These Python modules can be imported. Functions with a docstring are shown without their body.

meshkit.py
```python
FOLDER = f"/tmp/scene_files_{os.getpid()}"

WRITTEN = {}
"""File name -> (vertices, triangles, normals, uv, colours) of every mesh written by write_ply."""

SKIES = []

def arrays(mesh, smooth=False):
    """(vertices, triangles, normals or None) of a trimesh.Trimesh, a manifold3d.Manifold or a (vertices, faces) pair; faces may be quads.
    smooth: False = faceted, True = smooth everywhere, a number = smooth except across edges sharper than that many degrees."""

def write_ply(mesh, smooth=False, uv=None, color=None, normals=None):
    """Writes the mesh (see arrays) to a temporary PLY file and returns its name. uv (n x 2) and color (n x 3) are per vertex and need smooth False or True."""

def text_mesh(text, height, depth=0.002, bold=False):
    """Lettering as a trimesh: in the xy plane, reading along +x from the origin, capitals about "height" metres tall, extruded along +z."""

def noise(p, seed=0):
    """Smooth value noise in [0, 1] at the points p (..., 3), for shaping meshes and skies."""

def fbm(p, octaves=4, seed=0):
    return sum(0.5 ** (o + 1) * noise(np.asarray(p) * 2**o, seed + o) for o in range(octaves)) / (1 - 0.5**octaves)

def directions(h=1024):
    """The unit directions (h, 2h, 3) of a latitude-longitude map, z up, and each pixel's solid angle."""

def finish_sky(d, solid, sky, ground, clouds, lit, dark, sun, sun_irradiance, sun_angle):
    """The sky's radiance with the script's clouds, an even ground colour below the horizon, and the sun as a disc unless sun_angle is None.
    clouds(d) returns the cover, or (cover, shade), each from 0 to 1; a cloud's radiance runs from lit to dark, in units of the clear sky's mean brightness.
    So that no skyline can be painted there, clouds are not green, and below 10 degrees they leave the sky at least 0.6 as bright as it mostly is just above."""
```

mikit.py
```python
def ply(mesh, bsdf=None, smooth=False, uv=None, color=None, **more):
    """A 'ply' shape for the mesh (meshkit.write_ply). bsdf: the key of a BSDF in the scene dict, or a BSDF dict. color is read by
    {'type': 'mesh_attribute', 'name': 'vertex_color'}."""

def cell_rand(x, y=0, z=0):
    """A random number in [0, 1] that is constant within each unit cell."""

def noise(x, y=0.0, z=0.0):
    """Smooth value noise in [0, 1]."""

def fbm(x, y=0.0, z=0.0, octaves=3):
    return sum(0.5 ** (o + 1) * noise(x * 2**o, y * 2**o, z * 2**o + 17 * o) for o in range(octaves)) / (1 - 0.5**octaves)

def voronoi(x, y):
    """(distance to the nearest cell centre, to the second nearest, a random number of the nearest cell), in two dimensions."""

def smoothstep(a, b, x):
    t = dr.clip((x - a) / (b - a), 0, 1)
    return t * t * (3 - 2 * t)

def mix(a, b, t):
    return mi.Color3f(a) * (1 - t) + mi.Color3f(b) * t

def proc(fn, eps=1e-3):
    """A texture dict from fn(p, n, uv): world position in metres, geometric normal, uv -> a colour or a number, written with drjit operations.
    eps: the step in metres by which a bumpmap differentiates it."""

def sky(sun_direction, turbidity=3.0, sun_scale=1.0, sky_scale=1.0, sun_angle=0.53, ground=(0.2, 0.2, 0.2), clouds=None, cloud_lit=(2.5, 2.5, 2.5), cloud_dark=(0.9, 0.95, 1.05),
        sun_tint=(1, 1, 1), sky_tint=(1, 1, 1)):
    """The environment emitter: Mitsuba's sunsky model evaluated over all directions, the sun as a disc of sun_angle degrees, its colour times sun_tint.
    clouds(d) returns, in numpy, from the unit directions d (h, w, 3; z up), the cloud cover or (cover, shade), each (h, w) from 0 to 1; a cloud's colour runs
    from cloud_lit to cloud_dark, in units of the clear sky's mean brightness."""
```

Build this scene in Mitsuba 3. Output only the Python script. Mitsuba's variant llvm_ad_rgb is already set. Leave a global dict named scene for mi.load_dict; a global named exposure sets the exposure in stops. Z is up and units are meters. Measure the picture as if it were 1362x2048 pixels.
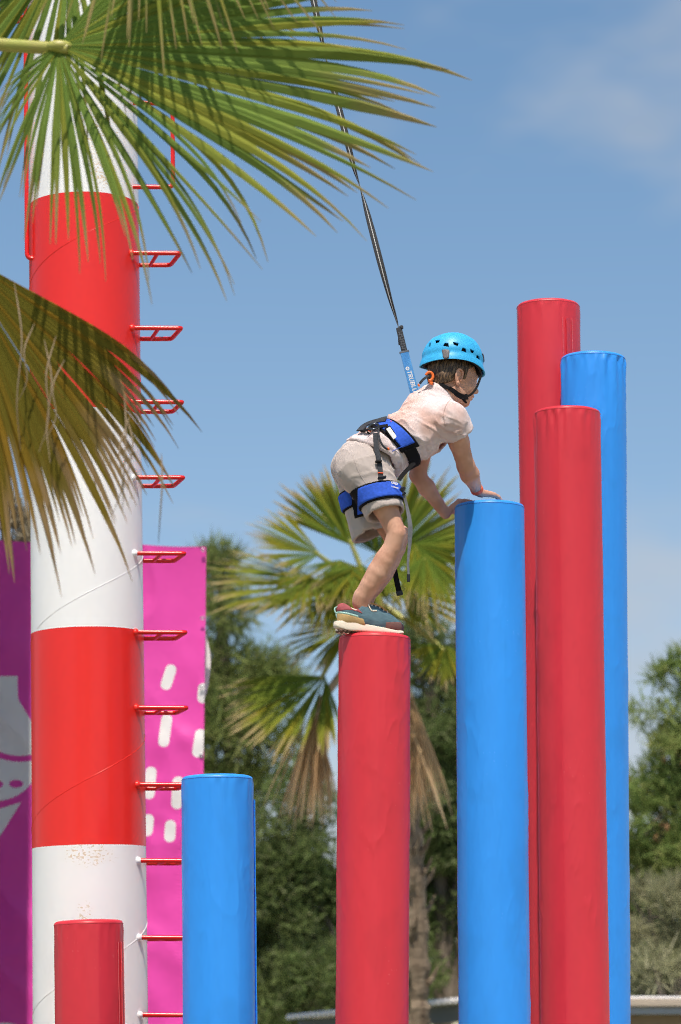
import math, random
import numpy as np, trimesh, manifold3d, mitsuba as mi, drjit as dr
import mikit, meshkit
from mikit import noise, fbm, smoothstep, mix
from meshkit import text_mesh
from shapely.geometry import Polygon, LineString, Point
T = mi.ScalarTransform4f
A = np.array
rng = np.random.default_rng(11)
random.seed(5)
scene, labels = {}, {}

# ------------------------------------------------------------------ camera, sky, exposure
EYE = A([0.0, 0.0, 2.0])
FPX = 5689.0                                   # a 100 mm lens, in pixels of a 2048 pixel high picture
TILT = math.atan(1016 / FPX)
FWD = A([0, math.cos(TILT), math.sin(TILT)]); UPV = A([0, -math.sin(TILT), math.cos(TILT)]); RGT = A([1.0, 0, 0])
scene['camera'] = {'type': 'thinlens', 'fov_axis': 'y', 'fov': math.degrees(2 * math.atan(1024 / FPX)),
                   'to_world': T().look_at(origin=EYE.tolist(), target=(EYE + FWD).tolist(), up=[0, 0, 1]),
                   'aperture_radius': 0.0155, 'focus_distance': 11.0, 'near_clip': 0.1, 'far_clip': 3000.0}
SUN_AZ, SUN_EL = math.radians(2.8), math.radians(61)
SUN = A([-math.sin(SUN_AZ) * math.cos(SUN_EL), -math.cos(SUN_AZ) * math.cos(SUN_EL), math.sin(SUN_EL)])
def clouds(d):
    az = np.stack([d[..., 0], d[..., 1], d[..., 2] * 1.8], -1); off = A([58.42, 64.92, 11.07])
    a = meshkit.fbm(az * 7 + off, 4, 3); b = meshkit.fbm(az * 20 + off * 2, 4, 9); f = .7 * a + .3 * b + .10 * (meshkit.fbm(az * 60 + 5, 3, 4) - .5) + .075 * np.exp(-np.clip(d[..., 2], 0, 1) / .13) - .025
    c = np.clip((f - .405) / .25, 0, 1); c = c * c * (3 - 2 * c)
    haze = np.exp(-np.clip(d[..., 2], 0, 1) / 0.095) * (.75 + .5 * b)
    return np.clip(0.50 * c + 0.46 * haze, 0, 0.9), np.clip(.2 + .5 * b, 0, 1)
scene['sky'] = mikit.sky(SUN.tolist(), turbidity=3.0, clouds=clouds, cloud_lit=(2.25, 2.28, 2.32), cloud_dark=(1.15, 1.22, 1.32), ground=(0.25, 0.23, 0.2), sky_tint=(.96, 1.03, 1.0), sun_tint=(.95, 1.0, 1.12))
exposure = 1.75

# ------------------------------------------------------------------ helpers
def P(px, py, y):
    """World point at distance y (metres forward) seen at pixel (px, py) of the full photograph."""
    d = FWD * FPX + RGT * (px - 681) + UPV * (1024 - py)
    return EYE + d * (y / d[1])
S = 0.001942                                   # metres per pixel at the climber
def nrm(v): v = np.asarray(v, float); return v / max(np.linalg.norm(v), 1e-12)
def numbered(k):
    if k not in taken: taken.add(k); return k
    n = 1
    while f'{k}_{n:03d}' in taken: n += 1
    k = f'{k}_{n:03d}'; taken.add(k); return k
taken = set()
def thing(name, label, cat, group=None, kind=None):
    k = numbered(name); labels[k] = {'label': label, 'category': cat}
    if group: labels[k]['group'] = group
    if kind: labels[k]['kind'] = kind
    return k
def part(parent, name, mesh, bsdf, smooth=40, label=None, **kw):
    k = numbered(f'{parent}__{name}')
    scene[k] = mikit.ply(mesh, bsdf, smooth=smooth, **kw)
    if label: labels[k] = {'label': label}
    return k
def struct(name, mesh, bsdf, smooth=False, **kw):
    k = numbered(name); scene[k] = mikit.ply(mesh, bsdf, smooth=smooth, **kw); labels[k] = {'kind': 'structure', 'label': kw.pop('label', name)}
    return k
def cat(ms): return trimesh.util.concatenate(ms)
def TM(v, f): return trimesh.Trimesh(np.asarray(v, float), np.asarray(f, int), process=False)
def smooth_line(pts, n=8):
    """Catmull-Rom through the points."""
    p = np.asarray(pts, float); p = np.vstack([2 * p[0] - p[1], p, 2 * p[-1] - p[-2]]); out = []
    for i in range(1, len(p) - 2):
        for t in np.linspace(0, 1, n, endpoint=False):
            a, b, c, d = p[i - 1:i + 3]
            out.append(0.5 * (2 * b + (c - a) * t + (2 * a - 5 * b + 4 * c - d) * t * t + (3 * b - a - 3 * c + d) * t ** 3))
    out.append(p[-2]); return A(out)
def frames(p):
    t = np.gradient(p, axis=0); t /= np.maximum(np.linalg.norm(t, axis=1, keepdims=True), 1e-9)
    return t
def grid_faces(n, m, wrap=True):
    """Faces of an n x m grid of vertices, the m direction closed."""
    f = []
    i, j = np.meshgrid(np.arange(n - 1), np.arange(m if wrap else m - 1), indexing='ij'); j2 = (j + 1) % m
    a, b, c, d = i * m + j, i * m + j2, (i + 1) * m + j2, (i + 1) * m + j
    return np.vstack([np.stack([a, b, c], -1).reshape(-1, 3), np.stack([a, c, d], -1).reshape(-1, 3)])
def tube(pts, r, n=8, cap=True, ref=(0, 0, 1)):
    p = np.asarray(pts, float); t = frames(p); r = np.broadcast_to(np.asarray(r, float), (len(p),))
    ref = A(ref, float)
    if abs(t[0] @ ref) > 0.95: ref = A([1.0, 0.2, 0.1])
    u = nrm(np.cross(t[0], ref)); us = []
    for k in range(len(p)):
        u = nrm(u - t[k] * (u @ t[k])); us.append(u)
    us = A(us); w = np.cross(t, us); a = np.arange(n) * 2 * np.pi / n
    v = (p[:, None] + r[:, None, None] * (np.cos(a)[None, :, None] * us[:, None] + np.sin(a)[None, :, None] * w[:, None])).reshape(-1, 3)
    f = grid_faces(len(p), n)
    if cap:
        v = np.vstack([v, p[0], p[-1]]); m = len(v); k = np.arange(n); k2 = (k + 1) % n; o = (len(p) - 1) * n
        f = np.vstack([f, np.stack([k2, k, k * 0 + m - 2], 1), np.stack([o + k, o + k2, k * 0 + m - 1], 1)])
    return TM(v, f)
def ribbon(pts, w, th, normal, close=True):
    """A flat strap along pts, width w, thickness th; normal: one direction or one per point."""
    p = np.asarray(pts, float); t = frames(p); nn = np.broadcast_to(np.asarray(normal, float), p.shape)
    nn = nn - t * (nn * t).sum(1, keepdims=True); nn = nn / np.maximum(np.linalg.norm(nn, axis=1, keepdims=True), 1e-9)
    s = np.cross(t, nn); w = np.broadcast_to(np.asarray(w, float), (len(p),))[:, None] / 2; h = th / 2
    q = [(-1, -1), (1, -1), (1, 1), (-1, 1)]
    v = np.stack([p + s * w * a + nn * h * b for a, b in q], 1).reshape(-1, 3)
    f = grid_faces(len(p), 4); o = 4 * (len(p) - 1)
    return TM(v, np.vstack([f, [[0, 2, 1], [0, 3, 2], [o, o + 1, o + 2], [o, o + 2, o + 3]]]))
def box(c, size, rot=None):
    m = trimesh.creation.box(size)
    if rot is not None: m.vertices = m.vertices @ np.asarray(rot).T
    m.apply_translation(c); return m
def bevel_box(c, size, b, rot=None):
    s = A(size) / 2; pts = []
    for sx in (-1, 1):
        for sy in (-1, 1):
            for sz in (-1, 1):
                for k in range(3):
                    e = s.copy(); e -= b; e[k] += b; pts.append(e * A([sx, sy, sz]))
    m = trimesh.convex.convex_hull(A(pts))
    if rot is not None: m.vertices = m.vertices @ np.asarray(rot).T
    m.apply_translation(c); return m
def frame3(x, z):
    """Matrix whose columns are an orthonormal frame with the given x axis and roughly the given z axis."""
    x = nrm(x); z = nrm(np.asarray(z, float) - x * (x @ z)); return np.stack([x, np.cross(z, x), z], 1)
def place(m, R, c):
    m = m.copy(); m.vertices = m.vertices @ np.asarray(R).T + np.asarray(c); return m

# signed distance fields on a grid, and surface nets to mesh them
class Field:
    def __init__(s, lo, hi, h):
        s.lo, s.h = A(lo, float), h; s.n = np.ceil((A(hi) - s.lo) / h).astype(int) + 1
        s.g = np.full(s.n, 0.5, np.float32)
        s.ax = [(s.lo[i] + np.arange(s.n[i]) * h).astype(np.float32) for i in range(3)]
    def block(s, lo, hi):
        i0 = np.clip(np.floor((A(lo) - s.lo) / s.h).astype(int), 0, s.n - 1); i1 = np.clip(np.ceil((A(hi) - s.lo) / s.h).astype(int) + 1, 1, s.n)
        sl = tuple(slice(a, b) for a, b in zip(i0, i1))
        return sl, np.stack(np.meshgrid(*[s.ax[i][sl[i]] for i in range(3)], indexing='ij'), -1)
    def put(s, fn, lo, hi, k, sub=False):
        sl, p = s.block(lo, hi); d = fn(p); g = s.g[sl]
        if sub:
            d = -d; h = np.clip(.5 - .5 * (d - g) / k, 0, 1); s.g[sl] = g * (h) + d * (1 - h) + k * h * (1 - h) if k > 0 else np.maximum(g, d); return
        h = np.clip(.5 + .5 * (d - g) / k, 0, 1); s.g[sl] = d * (1 - h) + g * h - k * h * (1 - h)
    def cone(s, a, b, r1, r2, k=.01, sub=False, flat=None):
        a, b = A(a, float), A(b, float); m = max(r1, r2) + 2.5 * k + 3 * s.h; ba = b - a
        def fn(p):
            q = p - a; t = np.clip((q @ ba) / max(ba @ ba, 1e-12), 0, 1)[..., None]; e = q - t * ba
            if flat is not None: e = e + (e @ A(flat[0]))[..., None] * A(flat[0]) * (flat[1] - 1)
            return np.linalg.norm(e, axis=-1) - (r1 + (r2 - r1) * t[..., 0])
        s.put(fn, np.minimum(a, b) - m, np.maximum(a, b) + m, k, sub); return s
    def chain(s, pts, rs, k=.01):
        for i in range(len(pts) - 1): s.cone(pts[i], pts[i + 1], rs[i], rs[i + 1], k)
        return s
    def ell(s, c, R, r, k=.02, sub=False):
        c, r = A(c, float), A(r, float); m = r.max() + 2.5 * k + 3 * s.h; R = np.asarray(R, float)
        def fn(p):
            q = (p - c) @ R; k0 = np.linalg.norm(q / r, axis=-1); k1 = np.linalg.norm(q / r ** 2, axis=-1)
            return k0 * (k0 - 1) / np.maximum(k1, 1e-6)
        s.put(fn, c - m, c + m, k, sub); return s
    def pts(s): return np.stack(np.meshgrid(*s.ax, indexing='ij'), -1)
    def sample(s, p):
        from scipy.ndimage import map_coordinates
        q = (np.asarray(p, float) - s.lo) / s.h
        return map_coordinates(s.g, q.reshape(-1, 3).T, order=1, mode='nearest').reshape(q.shape[:-1])
    def grad(s, p, e=None):
        e = e or 1.5 * s.h; p = np.asarray(p, float)
        return np.stack([s.sample(p + d) - s.sample(p - d) for d in np.eye(3) * e], -1)
    def hit(s, px, py, off=0.0, y0=10.3, y1=11.6):
        """First point, from the camera at pixel (px, py), where the field falls to off."""
        a, b = P(px, py, y0), P(px, py, y1); t = np.linspace(0, 1, 900); q = a + (b - a) * t[:, None]; v = s.sample(q) - off
        i = np.nonzero(v < 0)[0]
        return q[i[0]] if len(i) else q[np.argmin(v)]
def nets(g, lo, h):
    """Naive surface nets of the array g at level 0."""
    n = A(g.shape); cs = n - 1; inside = g < 0
    c = np.zeros(cs, np.int8); corners = [(x, y, z) for x in (0, 1) for y in (0, 1) for z in (0, 1)]
    for x, y, z in corners: c += inside[x:x + cs[0], y:y + cs[1], z:z + cs[2]]
    idx = np.argwhere((c > 0) & (c < 8))
    vid = -np.ones(cs, np.int64); vid[tuple(idx.T)] = np.arange(len(idx))
    val = np.stack([g[idx[:, 0] + x, idx[:, 1] + y, idx[:, 2] + z] for x, y, z in corners], 1).astype(float)
    acc, cnt = np.zeros((len(idx), 3)), np.zeros((len(idx), 1))
    for a in range(8):
        for b in range(a + 1, 8):
            if sum(abs(i - j) for i, j in zip(corners[a], corners[b])) != 1: continue
            m = (val[:, a] < 0) != (val[:, b] < 0); t = val[m, a] / (val[m, a] - val[m, b])
            acc[m] += A(corners[a]) + t[:, None] * (A(corners[b]) - A(corners[a])); cnt[m] += 1
    v = (idx + acc / cnt) * h + lo; F = []
    for ax in range(3):
        u, w = (ax + 1) % 3, (ax + 2) % 3
        s0 = [slice(None)] * 3; s1 = [slice(None)] * 3; s0[ax] = slice(0, -1); s1[ax] = slice(1, None)
        for k in (u, w): s0[k] = slice(1, -1); s1[k] = slice(1, -1)
        A0, A1 = inside[tuple(s0)], inside[tuple(s1)]; e = np.argwhere(A0 != A1)
        if not len(e): continue
        flip = A0[tuple(e.T)]; o = e.copy(); o[:, u] += 1; o[:, w] += 1
        def cell(du, dw): q = o.copy(); q[:, u] -= du; q[:, w] -= dw; return vid[tuple(q.T)]
        q = np.stack([cell(1, 1), cell(0, 1), cell(0, 0), cell(1, 0)], 1); q[~flip] = q[~flip][:, ::-1]
        F += [q[:, [0, 1, 2]], q[:, [0, 2, 3]]]
    m = TM(v, np.vstack(F)); m.update_faces((m.faces >= 0).all(1)); m.remove_unreferenced_vertices(); return m
def relax(m, it=8):
    """Taubin smoothing with even weights."""
    from scipy.sparse import coo_matrix, diags
    f, n = np.asarray(m.faces), len(m.vertices); e = np.vstack([f[:, [0, 1]], f[:, [1, 2]], f[:, [2, 0]]]); e = np.vstack([e, e[:, ::-1]])
    W = coo_matrix((np.ones(len(e)), (e[:, 0], e[:, 1])), (n, n)).tocsr(); W.data[:] = 1; W = diags(1 / np.maximum(np.asarray(W.sum(1)).ravel(), 1)) @ W
    v = np.array(m.vertices)
    for i in range(it): v = v + (0.5 if i % 2 == 0 else -0.53) * (W @ v - v)
    m.vertices = v; return m
def vnormals(m):
    fn = np.cross(m.vertices[m.faces[:, 1]] - m.vertices[m.faces[:, 0]], m.vertices[m.faces[:, 2]] - m.vertices[m.faces[:, 0]])
    n = np.zeros_like(m.vertices)
    for k in range(3): np.add.at(n, m.faces[:, k], fn)
    return n / np.maximum(np.linalg.norm(n, axis=1, keepdims=True), 1e-12)
def proc(fn, eps=1e-3): return mikit.proc(fn, eps)
def C3(a): return mi.Color3f(*[float(x) for x in a])

# ------------------------------------------------------------------ materials
def two(d): return {'type': 'twosided', 'bsdf': d}
def pr(col, rough=.5, **k):
    c = col if isinstance(col, dict) else {'type': 'rgb', 'value': list(col)}
    return {'type': 'principled', 'base_color': c, 'roughness': rough, **k}
def bump(b, fn, eps=1e-3, scale=1.0): return {'type': 'bumpmap', 'arbitrary': proc(fn, eps), 'scale': scale, 'bsdf': b}
def vinyl(col):
    c = A(col); lo, hi = tuple(float(x) for x in c * .93), tuple(float(x) for x in c * 1.06)
    def f(p, n, uv):
        m = fbm(p.x * 3, p.y * 3, p.z * 1.2, 3); s = fbm(p.x * 30, p.y * 30, p.z * 5, 2); sc = smoothstep(.90, .93, noise(p.x * 160 + p.z * 45, p.y * 160, p.z * 60))
        return mix(lo, hi, m) * (0.97 + 0.06 * s) * (1 - .07 * smoothstep(.56, .74, fbm(p.x * 7 + 4, p.y * 7, p.z * 3.5, 4))) + mi.Color3f(.05) * sc * smoothstep(.6, .75, fbm(p.x * 5, p.y * 5, p.z * 4, 2))
    def h(p, n, uv): return 0.0007 * fbm(p.x * 10, p.y * 10, p.z * 6, 3) + 0.00010 * noise(p.x * 900, p.y * 900, p.z * 900)
    return two(bump(pr(proc(f), .42, specular=.5), h, 6e-4))
scene['m_red_vinyl'] = vinyl((.63, .031, .048))
scene['m_blue_vinyl'] = vinyl((.028, .295, .90))
scene['m_red_vinyl_seam'] = two(pr((.50, .03, .045), .5))
scene['m_blue_vinyl_seam'] = two(pr((.02, .15, .55), .5))
scene['m_red_paint'] = pr((.70, .012, .010), .28, clearcoat=.3, clearcoat_gloss=.9)
scene['m_white_paint'] = pr((.78, .80, .80), .35)
# ------------------------------------------------------------------ ground
def ground_col(p, n, uv):
    g = fbm(p.x * .35, p.y * .35, 0, 4); f = fbm(p.x * 6, p.y * 6, 1, 3)
    return mix((.30, .26, .20), (.14, .16, .07), smoothstep(.45, .6, g)) * (.8 + .4 * f)
scene['m_ground'] = pr(proc(ground_col), .9)
scene['ground'] = mikit.ply(TM([[-2500, -300, 0], [2500, -300, 0], [2500, 2600, 0], [-2500, 2600, 0]], [[0, 1, 2], [0, 2, 3]]), 'm_ground')
labels['ground'] = {'kind': 'structure', 'label': 'sandy ground with patches of dry grass'}
taken.add('ground')

scene['m_red_stitch'] = two(pr((.72, .16, .18), .6)); scene['m_blue_stitch'] = two(pr((.10, .35, .85), .6))
# ------------------------------------------------------------------ padded poles
POLES = {}
def pole(key, top, bot, y, color, seam, label, gather=0.3, seed=0, group=None, dia=.275, kinks=(4, 50, -62)):
    R = dia / 2; r0 = np.random.default_rng(100 + seed)
    a = P(top[0], top[1], y - R * .55); a = A([P(top[0], top[1], y)[0], y, a[2] - .0085])
    b = P(bot[0], 2048, y); b[1] = y
    ax = nrm(a - b); H = (a[2] - .02) / ax[2]; base = a - ax * H
    t = thing('padded_pole', label, 'pole', 'padded climbing poles')
    nz, na = int(H / .012), 160
    zs = np.linspace(0, H - .010, nz); an = np.arange(na) * 2 * np.pi / na
    Z, AN = np.meshgrid(zs, an, indexing='ij')
    pos = np.stack([np.cos(AN) * 1.0, np.sin(AN) * 1.0, Z], -1)
    # folds in the cover: shallow diagonal creases, gathers below the rim, a ridge along the foam joint
    q = np.stack([np.cos(AN) * 1.6 + seed, np.sin(AN) * 1.6, Z * 3.2], -1)
    rid = 1 - np.abs(2 * meshkit.fbm(q * A([1.5, 1.5, 1.5]) + np.stack([Z * 0, Z * 0, np.sin(AN + seed) * .9], -1) + 7, 3, seed) - 1)
    dz_ = H - Z
    mask = np.clip((meshkit.fbm(q * .9 + 3, 2, seed + 5) - .52) * 5, 0, 1)
    d = .0030 * (rid ** 16) * mask + .0011 * (meshkit.fbm(q * A([.6, .6, .7]), 2, seed + 2) - .5)
    dz = H - Z
    d += gather * .015 * np.exp(-dz / .07) * np.sin(AN * 19 + 5 * meshkit.noise(np.stack([AN * 2, AN * 0, AN * 0 + seed], -1))) * (meshkit.noise(np.stack([np.cos(AN) * 3 + 9, np.sin(AN) * 3, AN * 0 + seed], -1)) ** 1.5)
    d += gather * .007 * np.exp(-dz / .10) * (meshkit.fbm(np.stack([np.cos(AN) * 5, np.sin(AN) * 5, Z * 6], -1), 2, seed) - .5) * 2
    for c in kinks:
        w = (np.degrees(AN) - c + 180) % 360 - 180; d += (.0034 + .0012 * (meshkit.noise(np.stack([Z * 1.3, Z * 0 + seed, Z * 0 + c], -1)) - .5)) * np.exp(-np.abs(w) / 15) * np.clip(dz_ / .25, 0, 1)
    for c in (seam, seam + 150):
        w = (np.degrees(AN) - c + 180) % 360 - 180
        d += .0014 * np.exp(-np.abs(w) / 9) + .0015 * np.exp(-np.abs(w) / 16) * (meshkit.noise(np.stack([Z * 9, w * .05, Z * 0 + seed], -1)) - .5)
    r = R + d
    r = np.where(dz < .03, R + (r - R) * np.clip((dz - .012) / .018, 0, 1) , r)
    u = nrm(np.cross(ax, [0, 1, 0])); v = np.cross(ax, u); u, v = -v, u            # angle 0 faces the camera
    if u[1] > 0: u = -u; v = -v
    V = base + r[..., None] * (np.cos(AN)[..., None] * u + np.sin(AN)[..., None] * v) + Z[..., None] * ax
    part(t, 'cover', TM(V.reshape(-1, 3), grid_faces(nz, na)), f'm_{color}_vinyl', smooth=True)
    # cap: a separate disc of vinyl with its sewn edge
    rr = [R - .0006, R - .0010, R - .0030, R - .0075, R - .014, R - .026, R - .06, .03, 0.0005]; hh = [-.010, -.0070, -.0025, .0012, .0035, .0055, .008, .009, .009]
    rr, hh = A(rr), A(hh); AN2 = an
    wob = 1 + .004 * np.sin(an * 9 + seed) * 1
    V = (base + ax * H) + (rr[:, None] * wob)[..., None] * (np.cos(AN2)[None, :, None] * u + np.sin(AN2)[None, :, None] * v) + (hh[:, None] * np.ones(na))[..., None] * ax
    part(t, 'cap', TM(V.reshape(-1, 3), grid_faces(len(rr), na)), f'm_{color}_vinyl', smooth=50)
    # sewn closing flap along the pole
    k = np.radians(seam); zf = np.linspace(.05, H - .085, int(H / .03)); wv = (meshkit.fbm(np.stack([zf * 7, zf * 0 + seed, zf * 0], -1), 3) - .5)
    pts = [base + ax * z + (R + .003 + .002 * abs(s)) * (math.cos(k + s * .05) * u + math.sin(k + s * .05) * v) for z, s in zip(zf, wv)]
    ns = A([math.cos(k + .35) * u + math.sin(k + .35) * v] * len(pts)) + wv[:, None] * .5 * v
    part(t, 'closing_flap', ribbon(pts, .030 + .008 * wv, .003, ns), f'm_{color}_vinyl', smooth=30)
    for da in (-.20, -.05, .16) if abs(seam) < 90 else ():
        sp = [base + ax * z + (R + .0035) * (math.cos(k + da + s * .02) * u + math.sin(k + da + s * .02) * v) for z, s in zip(zf, wv)]
        part(t, 'stitch_line', tube(sp, .0012, 4), f'm_{color}_stitch', smooth=True)
    # piping thread round the rim
    ring = [base + ax * (H - .0103) + (R - .0003) * (math.cos(x) * u + math.sin(x) * v) for x in np.linspace(0, 2 * np.pi, 97)]
    part(t, 'rim_seam', tube(ring, .0017, 5, cap=False), f'm_{color}_vinyl_seam', smooth=True)
    POLES[key] = (base, ax, H, R, u, v)
    return t
pole('centre', (749.5, 1265), (744, 2048), 10.90, 'red', 128, 'red padded pole that the climber is standing on', .35, 1, kinks=(5, 68))
pole('mid', (979, 1001), (989, 2048), 11.11, 'blue', 132, 'blue padded pole that the climber rests both hands on', .1, 2, kinks=(-48, 58))
pole('front', (1134, 813), (1150, 2048), 11.59, 'red', 140, 'red padded pole in front of the two tallest poles, right of the hand-held blue pole', .8, 3, kinks=(-19, 70))
pole('back_blue', (1186, 704), (1194, 2048), 11.87, 'blue', 135, 'blue padded pole furthest to the right, partly behind a red pole', 1.3, 4, kinks=(-40, 30))
pole('back_red', (1096, 599), (1122, 2048), 12.10, 'red', 33, 'tallest red padded pole, standing behind the others with its stitched flap showing', .5, 5, kinks=(-30,))
pole('short_blue', (434.5, 1547), (438, 2048), 11.00, 'blue', 106, 'short blue padded pole in front of the ladder rungs of the striped tower', .35, 6, kinks=(-50, 35))
pole('low_red', (177, 1838), (180, 2048), 11.44, 'red', 72, 'lowest red padded pole, in front of the white base of the striped tower', .5, 7, kinks=(-45, 20))

# ------------------------------------------------------------------ red and white striped tower
TY = 12.0; RT = .2385
ta, tb = P(167.5, 380, TY), P(181, 2040, TY); ta[1] = tb[1] = TY
tax = nrm(ta - tb); tz0 = tb - tax * ((tb[2]) / tax[2]); THh = 9.5
tu, tv = A([0, -1.0, 0]), nrm(np.cross(A([0, -1.0, 0]), tax)) * -1     # tu faces the camera, tv to the right
if tv[0] < 0: tv = -tv
def hgt(y): return float((P(170, y, TY - RT)[2] - tz0[2]) / tax[2])
BANDS = [0.0, hgt(1689), hgt(1253), hgt(814), hgt(383), hgt(-60), hgt(-500), THh]
def tower_white(p, n, uv):
    base = mi.Color3f(.86, .87, .88) * (0.96 + .05 * fbm(p.x * 4, p.y * 4, p.z * 2, 3))
    sp = fbm(p.x * 120, p.y * 120, p.z * 150, 2); out = mi.Float(0)
    for zc, xc, w, hh in ((hgt(1705), .02, .10, .055), (hgt(1828), .0, .035, .05), (hgt(335), .09, .07, .10), (hgt(250), .06, .12, .12)):
        cx = float((tz0 + tax * zc)[0]) + xc
        m = dr.exp(-dr.square((p.x - cx) / w) - dr.square((p.z - float((tz0 + tax * zc)[2])) / hh))
        out = dr.maximum(out, m)
    rust = smoothstep(.60, .72, sp + out * .20 - .10) * smoothstep(.15, .5, out)
    stain = out * smoothstep(.45, .7, fbm(p.x * 14, p.y * 14, p.z * 18, 3)) * .22
    return mix(mix(base, (.76, .68, .50), stain), (.60, .40, .16), rust * .6)
def tower_bump(p, n, uv): return .0012 * fbm(p.x * 5, p.y * 5, p.z * 1.5, 2) + .00006 * noise(p.x * 500, p.y * 500, p.z * 500)
scene['m_tower_white'] = bump(pr(proc(tower_white), .32, clearcoat=.25, clearcoat_gloss=.9), tower_bump)
def tower_red(p, n, uv): return mi.Color3f(.80, .022, .014) * (.93 + .12 * fbm(p.x * 5, p.y * 5, p.z * 1.5, 3))
scene['m_tower_red'] = bump(pr(proc(tower_red), .30, clearcoat=.3, clearcoat_gloss=.9), tower_bump)
tower = thing('striped_tower', 'tall round steel tower painted in red and white bands with a red rung ladder', 'tower')
an = np.arange(128) * 2 * np.pi / 128
def tube_at(h0, h1, r, n=40):
    hs = np.linspace(h0, h1, n)
    V = tz0 + hs[:, None, None] * tax + r * (np.cos(an)[None, :, None] * tu + np.sin(an)[None, :, None] * tv)
    return TM(V.reshape(-1, 3), grid_faces(n, 128))
for i in range(7):
    part(tower, 'white_band' if i % 2 == 0 else 'red_band', tube_at(BANDS[i], BANDS[i + 1], RT + (.0004 if i % 2 else 0)), 'm_tower_white' if i % 2 == 0 else 'm_tower_red', smooth=True)
# spiral weld bead, one piece per band: right edge at 720, left edge at 888 (one half turn drops 170 px)
def weld(phi): return hgt(1470) + (phi / np.pi) * (hgt(1470) - hgt(1655)) * 1.0
PITCH = (hgt(740) - hgt(1470)) / 2
k0 = int(-hgt(1470) / PITCH) - 1
for i in range(7):
    ms = []
    for k in range(-12, 30):
        ph = np.linspace(-np.pi, np.pi, 65); h = hgt(1562) + k * PITCH + ph / np.pi * PITCH * .5
        ok = (h > BANDS[i] + .002) & (h < BANDS[i + 1] - .002) & (h < THh)
        if ok.sum() > 2:
            h2, p2 = h[ok], ph[ok]
            ms.append(tube(tz0 + h2[:, None] * tax + (RT + .0004) * (np.cos(p2)[:, None] * tu + np.sin(p2)[:, None] * tv), .0022, 5))
    if ms: part(tower, 'weld_bead', cat(ms), 'm_tower_white' if i % 2 == 0 else 'm_tower_red', smooth=True)
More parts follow.
